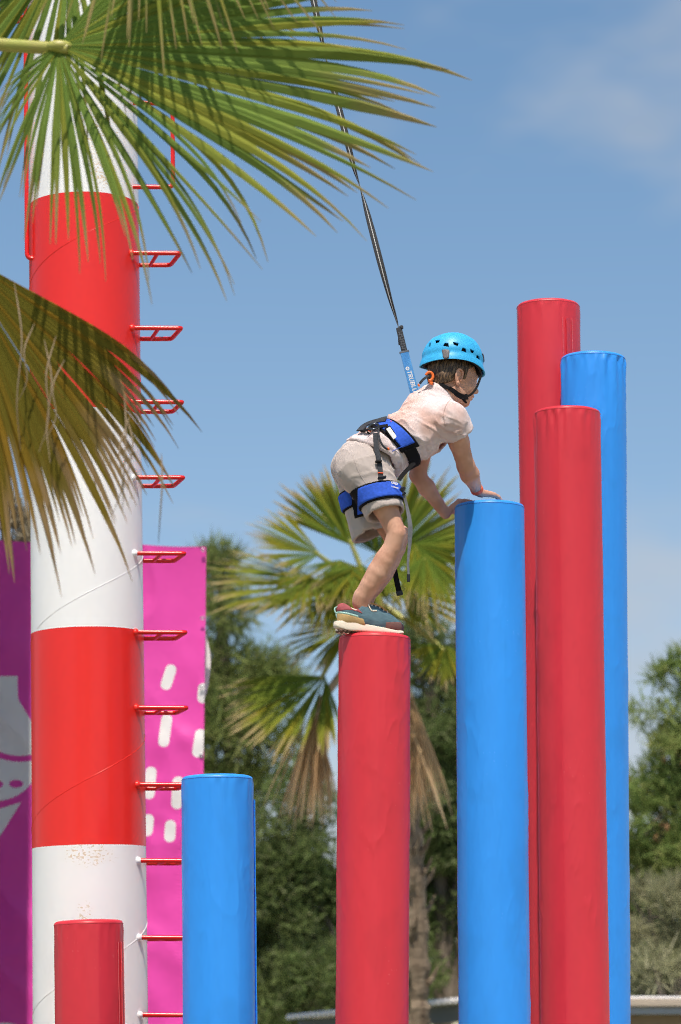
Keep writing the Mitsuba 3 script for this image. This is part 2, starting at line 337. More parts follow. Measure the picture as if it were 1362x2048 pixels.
# rungs on the right, each a bent-bar frame
def rung(y):
    L = lambda px, yy: P(px, 0, yy)[0]
    z = P(280, y, TY - .12)[2]; k = (y - 500) / 1540.0
    ctr = tz0 + tax * ((z - tz0[2]) / tax[2]); cx = ctr[0]
    o = lambda dx, dy, dz=0.0: A([cx + dx, TY + dy, z + dz])
    xr = .422
    near = [o(.205, -.11), o(xr - .012, -.11), o(xr, -.104), o(xr - .004, -.09), o(xr - .047, .07), o(xr - .054, .083), o(xr - .068, .088), o(.205, .09)]
    r = thing2 = numbered(f'{tower}__ladder_rung')
    ms = [tube(near, .0098, 10), tube([o(xr - .095, -.11), o(xr - .14, .088)], .0085, 8)]
    scene[r] = mikit.ply(cat(ms), 'm_red_paint', smooth=50)
    w = [trimesh.creation.icosphere(2, .016), trimesh.creation.icosphere(2, .016)]
    w[0].apply_translation(o(.212, -.11)); w[1].apply_translation(o(.222, .09))
    wb = 0
    for j in range(7):
        if BANDS[j] <= (z - tz0[2]) < BANDS[j + 1]: wb = j
    for q_ in w: part(r, 'weld', q_, 'm_tower_white' if wb % 2 == 0 else 'm_tower_red', smooth=True)
for y in (2030, 1875, 1721, 1569, 1415, 1264, 1106, 954, 803, 655, 505): rung(y)
# hoop handle at the top right and guard bar on the left
def bar(pts, name, r=.0095): part(tower, name, tube(smooth_line(pts, 4) if len(pts) > 3 else pts, r, 10), 'm_red_paint', smooth=50)
def TP(px, py, dy): return P(px, py, TY + dy)
def rounded(pts, rad=.02):
    out = [pts[0]]
    for i in range(1, len(pts) - 1):
        a, b, c = pts[i - 1:i + 2]
        for t in np.linspace(0, 1, 5):
            p0, p1 = b + nrm(a - b) * rad, b + nrm(c - b) * rad; out.append((1 - t) ** 2 * p0 + 2 * t * (1 - t) * b + t * t * p1)
    out.append(pts[-1]); return out
for dy in (-.1,):
    part(tower, 'grab_handle', tube(rounded([TP(266, 206, dy), TP(345, 207, dy), TP(346, 374, dy), TP(266, 374, dy)]), .0098, 10), 'm_red_paint', smooth=50)
    part(tower, 'guard_bar', tube(rounded([TP(75, -150, dy), TP(50, -150, dy), TP(54, 516, dy), TP(80, 519, dy)]), .0098, 10), 'm_red_paint', smooth=50)
    part(tower, 'grab_handle', tube(rounded([TP(266, -95, dy), TP(345, -95, dy), TP(345, 70, dy), TP(266, 70, dy)]), .0098, 10), 'm_red_paint', smooth=50)
part(tower, 'outrigger_arm', cat([tube([TP(60, 36, .0), TP(-160, 34, .1)], .014, 10), tube([TP(8, 36, .0), TP(6, -120, .05)], .012, 10), bevel_box(TP(25, 36, 0), (.07, .06, .035), .006)]), 'm_red_paint', smooth=30)

# ------------------------------------------------------------------ pink banner behind the tower
BY = 18.0; bs = BY / FPX
def bx(px): return float(P(px, 1500, BY)[0])
def bz(py): return float(P(681, py, BY)[2])
X0, X1 = bx(-420), bx(409)
nx, nzz = 150, 170
zt = lambda x: bz(1094) + (x - X1) / (X0 - X1) * (bz(1068) - bz(1094))
gx, gt = np.meshgrid(np.linspace(0, 1, nx), np.linspace(0, 1, nzz), indexing='ij')
GX = X0 + (X1 - X0) * gx; top = zt(GX) - .006 * np.abs(np.sin(gx * 19)) ; GZ = .35 + (top - .35) * gt
GX = GX - gx * (1 - gt) * .012
w = meshkit.fbm(np.stack([GX * 1.2, GZ * .9, GX * 0], -1) + 4, 4); rd = 1 - np.abs(2 * meshkit.fbm(np.stack([GX * .9 + GZ * .7, GZ * 1.6 - GX * .5, GX * 0 + 3], -1), 3) - 1)
GY = BY + .05 * (w - .5) - .022 * rd ** 3 - .015 * (1 - np.abs(2 * meshkit.fbm(np.stack([GX * 3, GZ * 2 + GX * 2, GX * 0 + 9], -1), 2) - 1)) ** 4
def banner_mesh():
    F = np.stack([GX, GY - .0015, GZ], -1).reshape(-1, 3); B = np.stack([GX, GY + .0015, GZ], -1).reshape(-1, 3)
    f = grid_faces(nx, nzz, wrap=False); n = nx * nzz; rim = []
    ids = np.arange(n).reshape(nx, nzz)
    loop = np.concatenate([ids[:, 0], ids[-1, 1:], ids[::-1, -1][1:], ids[0, ::-1][1:]])
    for a, b in zip(loop[:-1], loop[1:]): rim += [[a, b + n, b], [a, a + n, b + n]]
    return TM(np.vstack([F, B]), np.vstack([f, f[:, ::-1] + n, rim]))
def capsule(x, z, a, b, r):
    ax_, az_ = bx(a[0]), bz(a[1]); ex, ez = bx(b[0]) - ax_, bz(b[1]) - az_
    t = dr.clip(((x - ax_) * ex + (z - az_) * ez) / (ex * ex + ez * ez), 0, 1)
    return dr.sqrt(dr.square(x - ax_ - t * ex) + dr.square(z - az_ - t * ez)) - r * bs
SPR = [((340, 1340), (331, 1369), 11), ((333, 1440), (328, 1484), 11), ((406, 1378), (405, 1396), 11), ((401, 1470), (396, 1505), 11), ((303, 1545), (300, 1588), 11), ((358, 1566), (356, 1607), 12), ((299, 1640), (297, 1662), 11),
       ((343, 1652), (342, 1674), 11)]
def banner_col(p, n, uv):
    x, z = mi.Float(p.x), mi.Float(p.z); d = mi.Float(9)
    for a, b, r in SPR: d = dr.minimum(d, capsule(x, z, a, b, r))
    # a large white cup-like figure whose right flank shows left of the tower
    qx = (x - bx(0)) / float((bx(100) - bx(0)) / 100); qz = 1500 + (bz(1500) - z) / float((bz(1400) - bz(1700)) / 300)
    cup = dr.maximum(dr.maximum(1352 - qz, qz - 1602), qx - dr.select(qz < 1400, 33.0 + dr.square(dr.maximum(qz - 1352, 0)) * .0012, 36 + (qz - 1400) * .62))
    low = dr.sqrt(dr.square((qx + 10) / 92) + dr.square((qz - 1515) / 88)) - 1
    cup = dr.maximum(cup, dr.select(qz > 1500, low * 80, -50.0))
    arc = dr.abs(dr.sqrt(dr.square(qx - 42) + dr.square((qz - 1400) * 1.0)) - 118) - 6
    arc = dr.select(qz > 1480, arc, 9.0)
    eye = dr.minimum(dr.sqrt(dr.square((qx - 34) / 14) + dr.square((qz - 1568) / 8)) - 1, dr.sqrt(dr.square((qx + 4) / 12) + dr.square((qz - 1569) / 8)) - 1) * 8
    body = dr.maximum(cup, dr.maximum(-arc, -eye))
    cone = dr.maximum(dr.maximum(1618 - qz - .30 * qx, qx - 44 + (qz - 1606) * .62), -(qz - 1606) * .0 - 50)
    foot = dr.sqrt(dr.square((qx - 22) / 46) + dr.square((qz - 2066) / 28)) - 1
    left = dr.minimum(dr.minimum(body, cone), foot * 28)
    left = dr.select(qx < 200, left * bs, 9.0)
    d = dr.minimum(d, left)
    pink = mi.Color3f(.78, .066, .42) * (.95 + .1 * fbm(p.x * 2, p.z * 2, 0, 3))
    return mix(pink, (.80, .79, .80), 1 - smoothstep(-.0015, .0015, d))
scene['m_banner'] = two(bump(pr(proc(banner_col), .45), lambda p, n, uv: .0018 * fbm(p.x * 9, p.y * 3, p.z * 9, 3), 2e-3))
scene['m_steel'] = pr((.55, .56, .57), .35, metallic=.9)
scene['m_grey_post'] = pr((.35, .36, .37), .5, metallic=.4)
scene['m_white_sheet'] = two(pr((.78, .78, .76), .5))
ban = thing('banner', 'pink banner printed with white rounded dashes, hung behind the striped tower', 'banner')
part(ban, 'fabric', banner_mesh(), 'm_banner', smooth=True)
for py in (1102, 1238, 1375, 1513, 1650, 1790, 1930):
    e = trimesh.creation.torus(.010, .0035, 16, 8); k = A([bx(403), BY - .04, bz(py)])
    e.apply_transform(trimesh.transformations.rotation_matrix(np.pi / 2, [1, 0, 0])); e.apply_translation(k); part(ban, 'eyelet', e, 'm_steel', smooth=True)
part(ban, 'frame_post', tube([A([bx(392), BY + .09, 0]), A([bx(392), BY + .09, bz(1090)])], .028, 12), 'm_grey_post', smooth=40)
part(ban, 'frame_post', tube([A([bx(-400), BY + .09, 0]), A([bx(-400), BY + .09, bz(1064)])], .028, 12), 'm_grey_post', smooth=40)
part(ban, 'frame_rail', tube([A([bx(392), BY + .09, bz(1098)]), A([bx(-400), BY + .09, bz(1072)])], .022, 12), 'm_grey_post', smooth=40)
part(ban, 'cable_tie', tube([A([bx(400), BY + .04, bz(1096)]), A([bx(395), BY - .02, bz(1092)]), A([bx(402), BY - .03, bz(1080)])], .003, 5), 'm_grey_post')
# white rounded panel showing behind the banner's right edge
dsh = smooth_line([P(380, 1225, BY + .4), P(402, 1245, BY + .4), P(417, 1290, BY + .4), P(421, 1325, BY + .4), P(415, 1375, BY + .4), P(402, 1410, BY + .4), P(380, 1430, BY + .4), P(352, 1325, BY + .4), P(380, 1225, BY + .4)], 6)
pan = thing('sign', 'white curved sign panel peeking out behind the right edge of the pink banner', 'sign')
pg = Polygon([(a[0], a[2]) for a in dsh]).buffer(0)
pm = trimesh.creation.extrude_polygon(pg, .02, engine='earcut'); pm.vertices = np.stack([pm.vertices[:, 0], BY + .4 + pm.vertices[:, 2], pm.vertices[:, 1]], 1); pm.invert()
part(pan, 'panel', pm, 'm_white_sheet', smooth=False)
part(pan, 'post', tube([A([bx(385), BY + .47, 0]), A([bx(385), BY + .47, bz(1240)])], .03, 10), 'm_grey_post')
# the side of a play structure standing just left of the view: its edge shades the left of the banner
wl = thing('climbing_wall', 'grey climbing wall standing left of the pink banner, outside the view', 'wall')
wp = Polygon([(-2.045, 0), (-2.045, 6.0), (-2.07, 8.35), (-2.25, 8.95), (-2.9, 10.5), (-5.5, 10.5), (-5.5, 0)])
wm = trimesh.creation.extrude_polygon(wp, .35, engine='earcut'); wm.vertices = np.stack([wm.vertices[:, 0], 15.85 + wm.vertices[:, 2], wm.vertices[:, 1]], 1); wm.invert()
scene['m_wall_grey'] = two(pr((.07, .075, .085), .7)); part(wl, 'board', wm, 'm_wall_grey', smooth=False)
# ------------------------------------------------------------------ the climber
# skin, cloth and harness materials
def skin_col(p, n, uv):
    b = smoothstep(.3, .7, fbm(p.x * 16, p.y * 16, p.z * 16, 4)); return mix((.53, .275, .185), (.66, .385, .275), b)
scene['m_skin'] = pr(proc(skin_col), .5, specular=.4)
scene['m_lip'] = pr((.52, .26, .20), .45); scene['m_eye_white'] = pr((.80, .80, .80), .15); scene['m_iris'] = pr((.05, .03, .02), .1); scene['m_nail'] = pr((.66, .42, .36), .3)
def hair_col(p, n, uv):
    a = fbm(p.x * 240 - p.z * 60, p.y * 240, p.z * 40, 3); return mix((.035, .020, .012), (.20, .125, .07), smoothstep(.35, .75, a))
scene['m_hair'] = bump(pr(proc(hair_col), .5), lambda p, n, uv: .003 * fbm(p.x * 300 - p.z * 70, p.y * 300, p.z * 45, 2), 1e-3)
def shirt_col(p, n, uv):
    a = fbm(p.x * 7 + 3, p.y * 7, p.z * 7, 3); b = fbm(p.x * 14, p.y * 14, p.z * 14 + 5, 3)
    return mix(mix((.69, .60, .61), (.63, .42, .365), smoothstep(.36, .72, a)), (.70, .635, .645), smoothstep(.5, .8, b) * .6)
scene['m_shirt'] = bump(pr(proc(shirt_col), .85, sheen=.3), lambda p, n, uv: .0020 * fbm(p.x * 38, p.y * 38, p.z * 38, 2), 2e-3)
def shorts_col(p, n, uv): return mix((.43, .375, .355), (.51, .455, .43), fbm(p.x * 12, p.y * 12, p.z * 12, 3)) 
scene['m_shorts'] = bump(pr(proc(shorts_col), .9, sheen=.3), lambda p, n, uv: .0024 * fbm(p.x * 34, p.y * 34, p.z * 34, 2), 2e-3)
def web(c):
    a, b = tuple(x * .75 for x in c), tuple(min(1, x * 1.2) for x in c)
    return pr(proc(lambda p, n, uv: mix(a, b, fbm(p.x * 120, p.y * 120, p.z * 120, 2))), .75, specular=.12)
scene['m_black_web'] = web((.010, .010, .012)); scene['m_blue_pad'] = web((.042, .125, .66)); scene['m_grey_web'] = web((.15, .16, .18)); scene['m_dark_web'] = web((.05, .055, .065))
scene['m_line'] = web((.06, .062, .068)); scene['m_thread_white'] = pr((.75, .75, .73), .7); scene['m_buckle'] = pr((.012, .012, .014), .35); scene['m_orange'] = pr((.85, .17, .03), .4)
scene['m_orange_band'] = pr((.90, .12, .035), .45); scene['m_label'] = pr((.80, .80, .80), .4); scene['m_steel_dark'] = pr((.12, .14, .18), .2, metallic=.9)
def sleeve_col(p, n, uv): return mix((.045, .22, .55), (.10, .34, .70), fbm(p.x * 50, p.y * 50, p.z * 12, 3))
scene['m_sleeve'] = bump(pr(proc(sleeve_col), .4), lambda p, n, uv: .002 * fbm(p.x * 60, p.y * 60, p.z * 15, 2), 1e-3)

Z = A([0, 0, 1.0])
YAW = math.radians(20); F = A([math.cos(YAW), math.sin(YAW), 0]); RT_ = A([math.sin(YAW), -math.cos(YAW), 0])
person = thing('person', 'child in pink tie-dye t-shirt and beige shorts bending forward with both hands on blue pole', 'person')
sk = Field(P(640, 1300, 10.55) * A([1, 0, 1]) + A([0, 10.60, 0]), P(1030, 690, 11.0) * A([1, 0, 1]) + A([0, 11.36, 0]), .0032)
# joints
hipR, hipL = P(738, 938, 10.80), P(708, 936, 10.95)
kneeR, ankR = P(793, 1066, 10.760), P(723, 1197, 10.832)
kneeL, ankL = P(781, 1068, 10.915), P(729, 1200, 10.962)
for h, k, a in ((hipR, kneeR, ankR), (hipL, kneeL, ankL)):
    m = h * .45 + k * .55
    sk.chain([h, m, k], [.066, .0475, .0365], .025)
    dx_ = 0 if h is hipR else 7
    path = [(793, 1068, .0370), (785, 1096, .0375), (771, 1120, .0425), (757, 1145, .0450), (741, 1170, .0395), (727, 1190, .0335), (721, 1205, .0305)]
    sk.chain([P(px + dx_, py, k[1] + (a[1] - k[1]) * i / 6) for i, (px, py, r_) in enumerate(path)], [r_ for _, _, r_ in path], .003)
    sk.cone(a, a + A([.008, .004, -.045]), .029, .027, .02)
    sk.cone(a + A([0, -.019, -.004]), a + A([0, -.019, -.005]), .012, .012, .012)
# trunk (inside the clothes) and arms
spine = [P(722, 930, 10.875), P(772, 893, 10.88), P(830, 850, 10.91), P(872, 812, 10.935)]
AX = nrm(spine[2] - spine[0]); VN = nrm(-Z + AX * (Z @ AX)); LT = np.cross(VN, AX)
if LT @ RT_ < 0: LT = -LT                                # LT points to the climber's right
TR = np.stack([AX, LT, VN], 1)
sk.ell(spine[0], TR, (.10, .115, .09), .03).ell(spine[1], TR, (.11, .105, .08), .03).ell(spine[2], TR, (.12, .115, .085), .03)
shR, shL = P(903, 834, 10.825), P(862, 840, 11.05)
elR, wrR = P(932, 933, 10.945), P(955, 982, 11.065)
elL, wrL = P(835, 950, 11.10), P(891, 1028, 11.185)
sk.cone(spine[3], shR, .05, .045, .03).cone(spine[3], shL, .05, .045, .03)
mR, mL = shR * .5 + elR * .5, shL * .5 + elL * .5
sk.chain([shR, mR, elR], [.044, .039, .0335], .015); fR = elR * .68 + wrR * .32; sk.chain([elR, fR, wrR], [.034, .036, .0205], .014)
sk.chain([shL, mL, elL], [.042, .036, .031], .015); fL = elL * .68 + wrL * .32; sk.chain([elL, fL, wrL], [.031, .033, .0205], .014)
# hands
def hand(w, fore, d, up, thumb_side, bends, spread=.17, L=1.0, thumb=True):
    """w wrist, d palm direction, up the back of the hand, thumb_side the side of the thumb; bends: finger bend angles at knuckle and middle joint."""
    d = nrm(d); up = nrm(up - d * (up @ d)); s = nrm(np.cross(up, d)); s = s if s @ thumb_side > 0 else -s; tips = []
    lens = [.058, .066, .062, .048]; offs = [.024, .008, -.008, -.023]
    kn = [w + d * (.074 - .004 * abs(i - 1)) * L + s * o * L for i, o in enumerate(offs)]
    for i, o in enumerate(offs): sk.cone(w + s * o * .55 + d * .008, kn[i], .0135, .0105, .008, flat=None)
    for i, (k, l) in enumerate(zip(kn, lens)):
        a = nrm(d + s * spread * (1.5 - i) * .6); b1, b2 = bends[i]; p = k; ang = 0; r = [.0092, .0084, .0077, .0066]
        for j, (part_, bb) in enumerate(((.46, b1), (.30, b2), (.24, b2 * .6))):
            ang += bb; q = p + (a * math.cos(ang) - up * math.sin(ang)) * l * part_ * L; sk.cone(p, q, r[j], r[j + 1], .004); p = q
        tips.append((p, nrm(a * math.cos(ang) - up * math.sin(ang)), nrm(a * math.sin(ang) + up * math.cos(ang))))
    if thumb:
        t0 = w + d * .022 * L + s * .020; t1 = t0 + (d * .55 + s * .75 - up * .25) * .034 * L; t2 = t1 + nrm(d * .85 + s * .45 - up * .2) * .026 * L; t3 = t2 + nrm(d + s * .15 - up * .25) * .020 * L
        sk.chain([t0, t1, t2, t3], [.0135, .0105, .0095, .0075], .006)
    return tips
tipsR = hand(wrR + A([.003, .004, -.005]), wrR - elR, A([.74, .66, .03]), A([-.12, -.5, .85]), A([-.7, .7, 0]), [(.02, .30), (.10, .36), (.18, .42), (.24, .44)], spread=.26)
tipsL = hand(wrL + A([.004, .004, .003]), wrL - elL, A([.72, .12, .68]), A([-.68, .0, .72]), A([0, 1, .1]), [(.75, .1), (.75, .12), (.75, .12), (.72, .1)])
# head: ear line at HC; x forward, y to the climber's left, z up
HY, HP, HR = math.radians(21), math.radians(14), math.radians(-2)
fw = A([math.cos(HY) * math.cos(HP), math.sin(HY) * math.cos(HP), -math.sin(HP)]); lf = A([-math.sin(HY), math.cos(HY), 0]); uh = np.cross(fw, lf)
HR3 = np.stack([fw, lf, uh], 1); HC = P(906, 757, 10.93)
def Hd(x, y, z): return HC + HR3 @ A([x, y, z])
sk.ell(Hd(-.006, 0, .030), HR3, (.092, .073, .075), .02)
sk.ell(Hd(.030, 0, -.010), HR3, (.058, .062, .068), .025)
sk.ell(Hd(.045, 0, -.045), HR3, (.044, .050, .044), .02)
sk.cone(Hd(.070, 0, -.082), Hd(.073, 0, -.080), .016, .016, .02)
for s in (-1, 1):
    sk.cone(Hd(.010, s * .052, -.055), Hd(.062, s * .022, -.080), .014, .014, .02)
    sk.cone(Hd(.066, s * .034, -.020), Hd(.060, s * .040, -.026), .022, .022, .02)          # cheeks
    sk.cone(Hd(.080, s * .012, .022), Hd(.074, s * .040, .020), .010, .012, .012)            # brow
    sk.cone(Hd(.088, s * .031, .004), Hd(.089, s * .029, .004), .011, .011, .010, sub=True)  # eye socket
    sk.ell(Hd(.0775, s * .031, .004), HR3, (.0125, .0135, .0115), .004)
    sk.cone(Hd(.094, s * .009, -.026), Hd(.099, s * .008, -.025), .0075, .0065, .006)
sk.cone(Hd(.082, 0, .012), Hd(.106, 0, -.017), .008, .0085, .010)
sk.cone(Hd(.104, 0, -.019), Hd(.107, 0, -.020), .0092, .0088, .006)
sk.cone(Hd(.084, -.012, -.046), Hd(.084, .012, -.046), .011, .011, .010)                       # mouth ridge
sk.cone(Hd(.092, -.008, -.0445), Hd(.092, .008, -.0445), .0068, .0068, .004)
sk.cone(Hd(.088, -.008, -.0575), Hd(.088, .008, -.0575), .0068, .0068, .004)
sk.cone(Hd(.098, -.02, -.0512), Hd(.098, .02, -.0512), .0024, .0024, .002, sub=True)
# neck
nb = P(868, 806, 10.945)
sk.chain([Hd(-.020, 0, -.02), Hd(-.022, 0, -.065), nb], [.052, .049, .056], .02)
body = relax(nets(sk.g, sk.lo, sk.h), 6)
v0 = np.array(body.vertices); v1 = np.array(relax(body.copy(), 50).vertices)
wk = np.clip((P(780, 1020, 10.8)[2] - v0[:, 2]) / .03, 0, 1)[:, None]; body.vertices = v0 * (1 - wk) + v1 * wk        # the bare legs are smoothed further
cm = sorted(body.split(only_watertight=False), key=lambda m: -len(m.faces))[0]
scene[numbered(f'{person}__body')] = mikit.ply(cm, 'm_skin', smooth=True)
def blob_mesh(c, R, r, sub=2):
    m = trimesh.creation.icosphere(sub); m.vertices = (m.vertices * A(r)) @ np.asarray(R).T + c; return m
# ears: finer fields of their own
for s in (-1, 1):
    E = lambda a, b, o=0.0: Hd(-.003 + a, s * (.0655 + o), -.013 + b)
    ef = Field(E(0, 0) - .055, E(0, 0) + .055, .0014); ER = np.stack([nrm(HR3 @ A([1, s * -.50, .12])), nrm(HR3 @ A([.50 * s, 1, 0])), nrm(HR3 @ A([-.12, 0, 1]))], 1)
    ef.ell(E(-.003, .004, .005), ER, (.0155, .0055, .029), .003)
    rim = [E(.011, -.001, .004), E(.013, .014, .005), E(.008, .027, .008), E(-.004, .033, .012), E(-.014, .026, .015), E(-.0175, .010, .016), E(-.014, -.006, .013), E(-.007, -.020, .009), E(.001, -.027, .006)]
    rim = smooth_line(rim, 3); ef.chain(rim, [.0036] * len(rim), .0012)
    ef.chain([E(-.004, -.012, .010), E(-.006, .002, .011), E(-.003, .016, .010)], [.003, .0032, .0025], .0015)
    ef.cone(E(.000, -.022, .007), E(.004, -.026, .006), .0075, .0065, .003)
    ef.ell(E(.004, .001, .014), HR3, (.0075, .0085, .011), .002, sub=True); ef.ell(E(.000, .020, .014), HR3, (.007, .006, .008), .002, sub=True)
    ef.cone(E(.011, -.004, .007), E(.010, -.009, .007), .0042, .0040, .002)
    part(person, 'ear', relax(nets(ef.g, ef.lo, ef.h), 4), 'm_skin', smooth=True)
for s in (-1, 1):
    e = part(person, 'eye', blob_mesh(Hd(.0795, s * .031, .003), HR3, (.0115, .0125, .0082)), 'm_eye_white', smooth=True)
    part(e, 'iris', blob_mesh(Hd(.0885, s * .031, .002), HR3, (.0035, .0058, .0058)), 'm_iris', smooth=True)
    part(person, 'eyebrow', tube([Hd(.0915, s * .012, .0265), Hd(.089, s * .030, .031), Hd(.079, s * .046, .027)], [.0028, .0034, .0018], 6), 'm_hair', smooth=True)
lips = cat([tube(smooth_line([Hd(.086, -.018, -.050), Hd(.0975, -.008, -.0452), Hd(.0985, 0, -.0462), Hd(.0975, .008, -.0452), Hd(.086, .018, -.050)], 4), .0032, 6), tube(smooth_line([Hd(.086, -.017, -.052), Hd(.0935, -.008, -.0578), Hd(.094, .008, -.0578), Hd(.086, .017, -.052)], 4), .0034, 6)])
part(person, 'lips', lips, 'm_lip', smooth=True)
nl = []
for tp_, d_, n_ in tipsR + tipsL:
    nl.append(blob_mesh(tp_ + n_ * .0052 - d_ * .001, np.stack([d_, np.cross(n_, d_), n_], 1), (.0050, .0042, .0018), 1))
for m in nl: part(person, 'fingernail', m, 'm_nail', smooth=True)
# hair: a short cap under the helmet, sideburns, fading at the nape
hf = Field(HC - .16, HC + .16, .003)
hf.ell(Hd(-.010, 0, .028), HR3, (.099, .081, .080), .01).cone(Hd(-.055, 0, -.03), Hd(-.06, 0, -.05), .040, .034, .03)
hf.cone(Hd(-.045, -.035, -.02), Hd(-.045, .035, -.02), .036, .036, .03)
q = (hf.pts() - HC) @ HR3; x_, y_, z_ = q[..., 0], np.abs(q[..., 1]), q[..., 2]
low = np.where(x_ < -.012, -.060 + .55 * (x_ + .075), np.where(x_ < .028, -.024 + (x_ - .012) * .2, .030 + 1.1 * (x_ - .028)))
low = np.where((x_ > -.02) & (x_ < .014), .020, low)        # keeps clear of the ear
face = np.maximum(low - z_, -.2)
hf.g = np.maximum(hf.g, face.astype(np.float32) * .8)
hm = relax(nets(hf.g, hf.lo, hf.h), 4); n_ = vnormals(hm); hq = (hm.vertices - HC) @ HR3
hm.vertices += n_ * ((meshkit.fbm(hq * A([220, 220, 40]), 2) - .5) * .006)[:, None]
part(person, 'hair', hm, 'm_hair', smooth=True)

# ---- clothes
ct = Field(P(640, 1110, 10.6) * A([1, 0, 1]) + A([0, 10.56, 0]), P(980, 740, 11.0) * A([1, 0, 1]) + A([0, 11.22, 0]), .0036)
def torso_shirt(f):
    f.ell(P(852, 851, 10.915), TR, (.115, .135, .112), .04); f.ell(P(806, 882, 10.885), TR, (.11, .122, .100), .05); f.ell(P(762, 905, 10.875), TR, (.085, .132, .104), .04)
    f.cone(P(874, 818, 10.94), shR + A([-.01, 0, -.01]), .062, .058, .03).cone(P(874, 818, 10.94), shL, .062, .055, .03)
    f.ell(P(724, 929, 10.872), TR, (.108, .136, .112), .03)
    f.cone(Hd(-.05, 0, -.085), P(850, 815, 10.93), .052, .075, .04)
    return f
sdir = nrm(elR - shR); sdirL = nrm(elL - shL)
torso_shirt(ct)
ct.cone(shR + sdir * .0, shR + sdir * .13 + A([.010, 0, .0]), .060, .068, .025); ct.cone(shL, shL + sdirL * .13, .058, .056, .025)
X = ct.pts()
def plane(p, c, n): return (p - A(c)) @ nrm(n)
outer = ct.g.copy()
hemR, hemL = shR + sdir * .070, shL + sdirL * .07
sleeve_zoneR = np.minimum(plane(X, shR + sdir * .02, sdir), .03) ; 
cut = np.full_like(outer, -1.0)
d_arm = np.linalg.norm(np.cross(X - shR, sdir), axis=-1); d_armL = np.linalg.norm(np.cross(X - shL, sdirL), axis=-1)
cut = np.where((d_arm < .085) & (plane(X, shR, sdir) > .03), plane(X, hemR, sdir + A([.1, 0, .12])), cut)
cut = np.where((d_armL < .085) & (plane(X, shL, sdirL) > .03), np.maximum(cut, plane(X, hemL, sdirL)), cut)
# shirt tail: hangs to a curved hem over the shorts, lower at the front
ax_d = (X - P(722, 930, 10.875)) @ AX; vt = (X - P(722, 930, 10.875)) @ VN
hemline = np.interp(vt, [-.12, -.10, -.013, .052, .138], [.010, .019, .060, .084, .084]); cut = np.maximum(cut, hemline - ax_d)
neck_c = np.linalg.norm(np.cross(X - nb, nrm(Hd(-.02, 0, -.04) - nb)), axis=-1)
collar = np.maximum(.058 - neck_c, -plane(X, nb + .012 * nrm(HC - nb), Hd(-.02, 0, -.04) - nb))
solid = np.maximum(np.maximum(outer, cut), np.minimum(-collar, .2) * -1 if False else np.where(plane(X, nb, HC - nb) > .0, .060 - neck_c, -1.0))
shell = np.maximum(solid, -(outer + .0065))
def folds(m, amp, sc, dirs, seed, mask=None):
    n = vnormals(m); v = m.vertices; d = np.zeros(len(v))
    for i, (a, b) in enumerate(dirs):
        a = nrm(a); b = nrm(b - a * (a @ b)); c = np.cross(a, b)
        q = np.stack([v @ a * sc * .28, v @ b * sc, v @ c * sc * .8], 1) + i * 13
        q = q + .6 * (np.stack([meshkit.fbm(q * .8 + 7 * k, 2, seed + k) for k in range(3)], 1) - .5) * A([.5, 1.6, 1.6])
        d += np.sqrt((1 - np.abs(2 * meshkit.noise(q, seed + i) - 1)) ** 4 + .004) - .25
    d *= amp
    if mask is not None: d *= mask(v)
    m.vertices = v + n * d[:, None]; return relax(m, 14)
def sdf_mesh(g, f, it=6): return relax(nets(g.astype(np.float32), f.lo, f.h), it)
def fold_mask(v):
    w = (v - P(800, 890, 10.88)) @ AX
    wb_ = np.abs((v - P(783, 880, 10.88)) @ nrm(AX + A([-.02, 0, .10])))
    return np.clip((wb_ - .034) / .02, .06, 1) * (.35 + 1.0 * np.exp(-(w / .07) ** 2) + .6 * np.exp(-(np.linalg.norm(v - P(890, 862, 10.83), axis=1) / .07) ** 2) + .5 * np.exp(-((v - P(750, 905, 10.88)) @ AX / .05) ** 2))
sm = sdf_mesh(shell, ct); sm = folds(sm, .0078, 34, [(VN + .5 * AX, AX), (VN - .3 * AX, AX), (AX * .7 + VN, LT)], 4, fold_mask)
part(person, 't_shirt', sm, 'm_shirt', smooth=True)
scene['m_seam'] = pr((.50, .36, .33), .9)
# shorts
st = Field(P(640, 1110, 10.6) * A([1, 0, 1]) + A([0, 10.56, 0]), P(870, 840, 11.0) * A([1, 0, 1]) + A([0, 11.16, 0]), .0036)
st.ell(P(724, 930, 10.875), TR, (.102, .130, .104), .03)
st.cone(P(718, 940, 10.80), P(721, 944, 10.80), .086, .086, .03).cone(P(706, 936, 10.955), P(708, 938, 10.955), .084, .084, .03)
thR = nrm(P(770, 1020, 10.77) - P(738, 945, 10.80)); thL = nrm(P(744, 1060, 10.93) - P(718, 945, 10.955))
legR0, legR1 = P(738, 950, 10.80), P(771, 1026, 10.765); legL0, legL1 = P(716, 950, 10.95), P(742, 1085, 10.925)
st.cone(legR0, legR1 + thR * .04, .088, .071, .02).cone(legL0, legL1 + thL * .05, .085, .066, .02)
X2 = st.pts(); outer2 = st.g.copy()
dR = np.linalg.norm(np.cross(X2 - legR0, thR), axis=-1) / .092; dL = np.linalg.norm(np.cross(X2 - legL0, thL), axis=-1) / .085
hR = plane(X2, P(768, 1028, 10.765), thR + A([-.10, -.1, -.1])); hL = plane(X2, P(741, 1070, 10.93), thL + A([.18, 0, -.02]))
near_R = (X2[..., 1] < 10.865)
cut2 = np.where(near_R, hR, hL)
wa = (X2 - P(722, 930, 10.875)) @ AX; vt2 = (X2 - P(722, 930, 10.875)) @ VN; cut2 = np.maximum(cut2, wa - .022 - np.interp(vt2, [-.12, -.10, -.013, .052, .138], [.010, .019, .060, .084, .084]))
shell2 = np.maximum(np.maximum(outer2, cut2), -(outer2 + .0065))
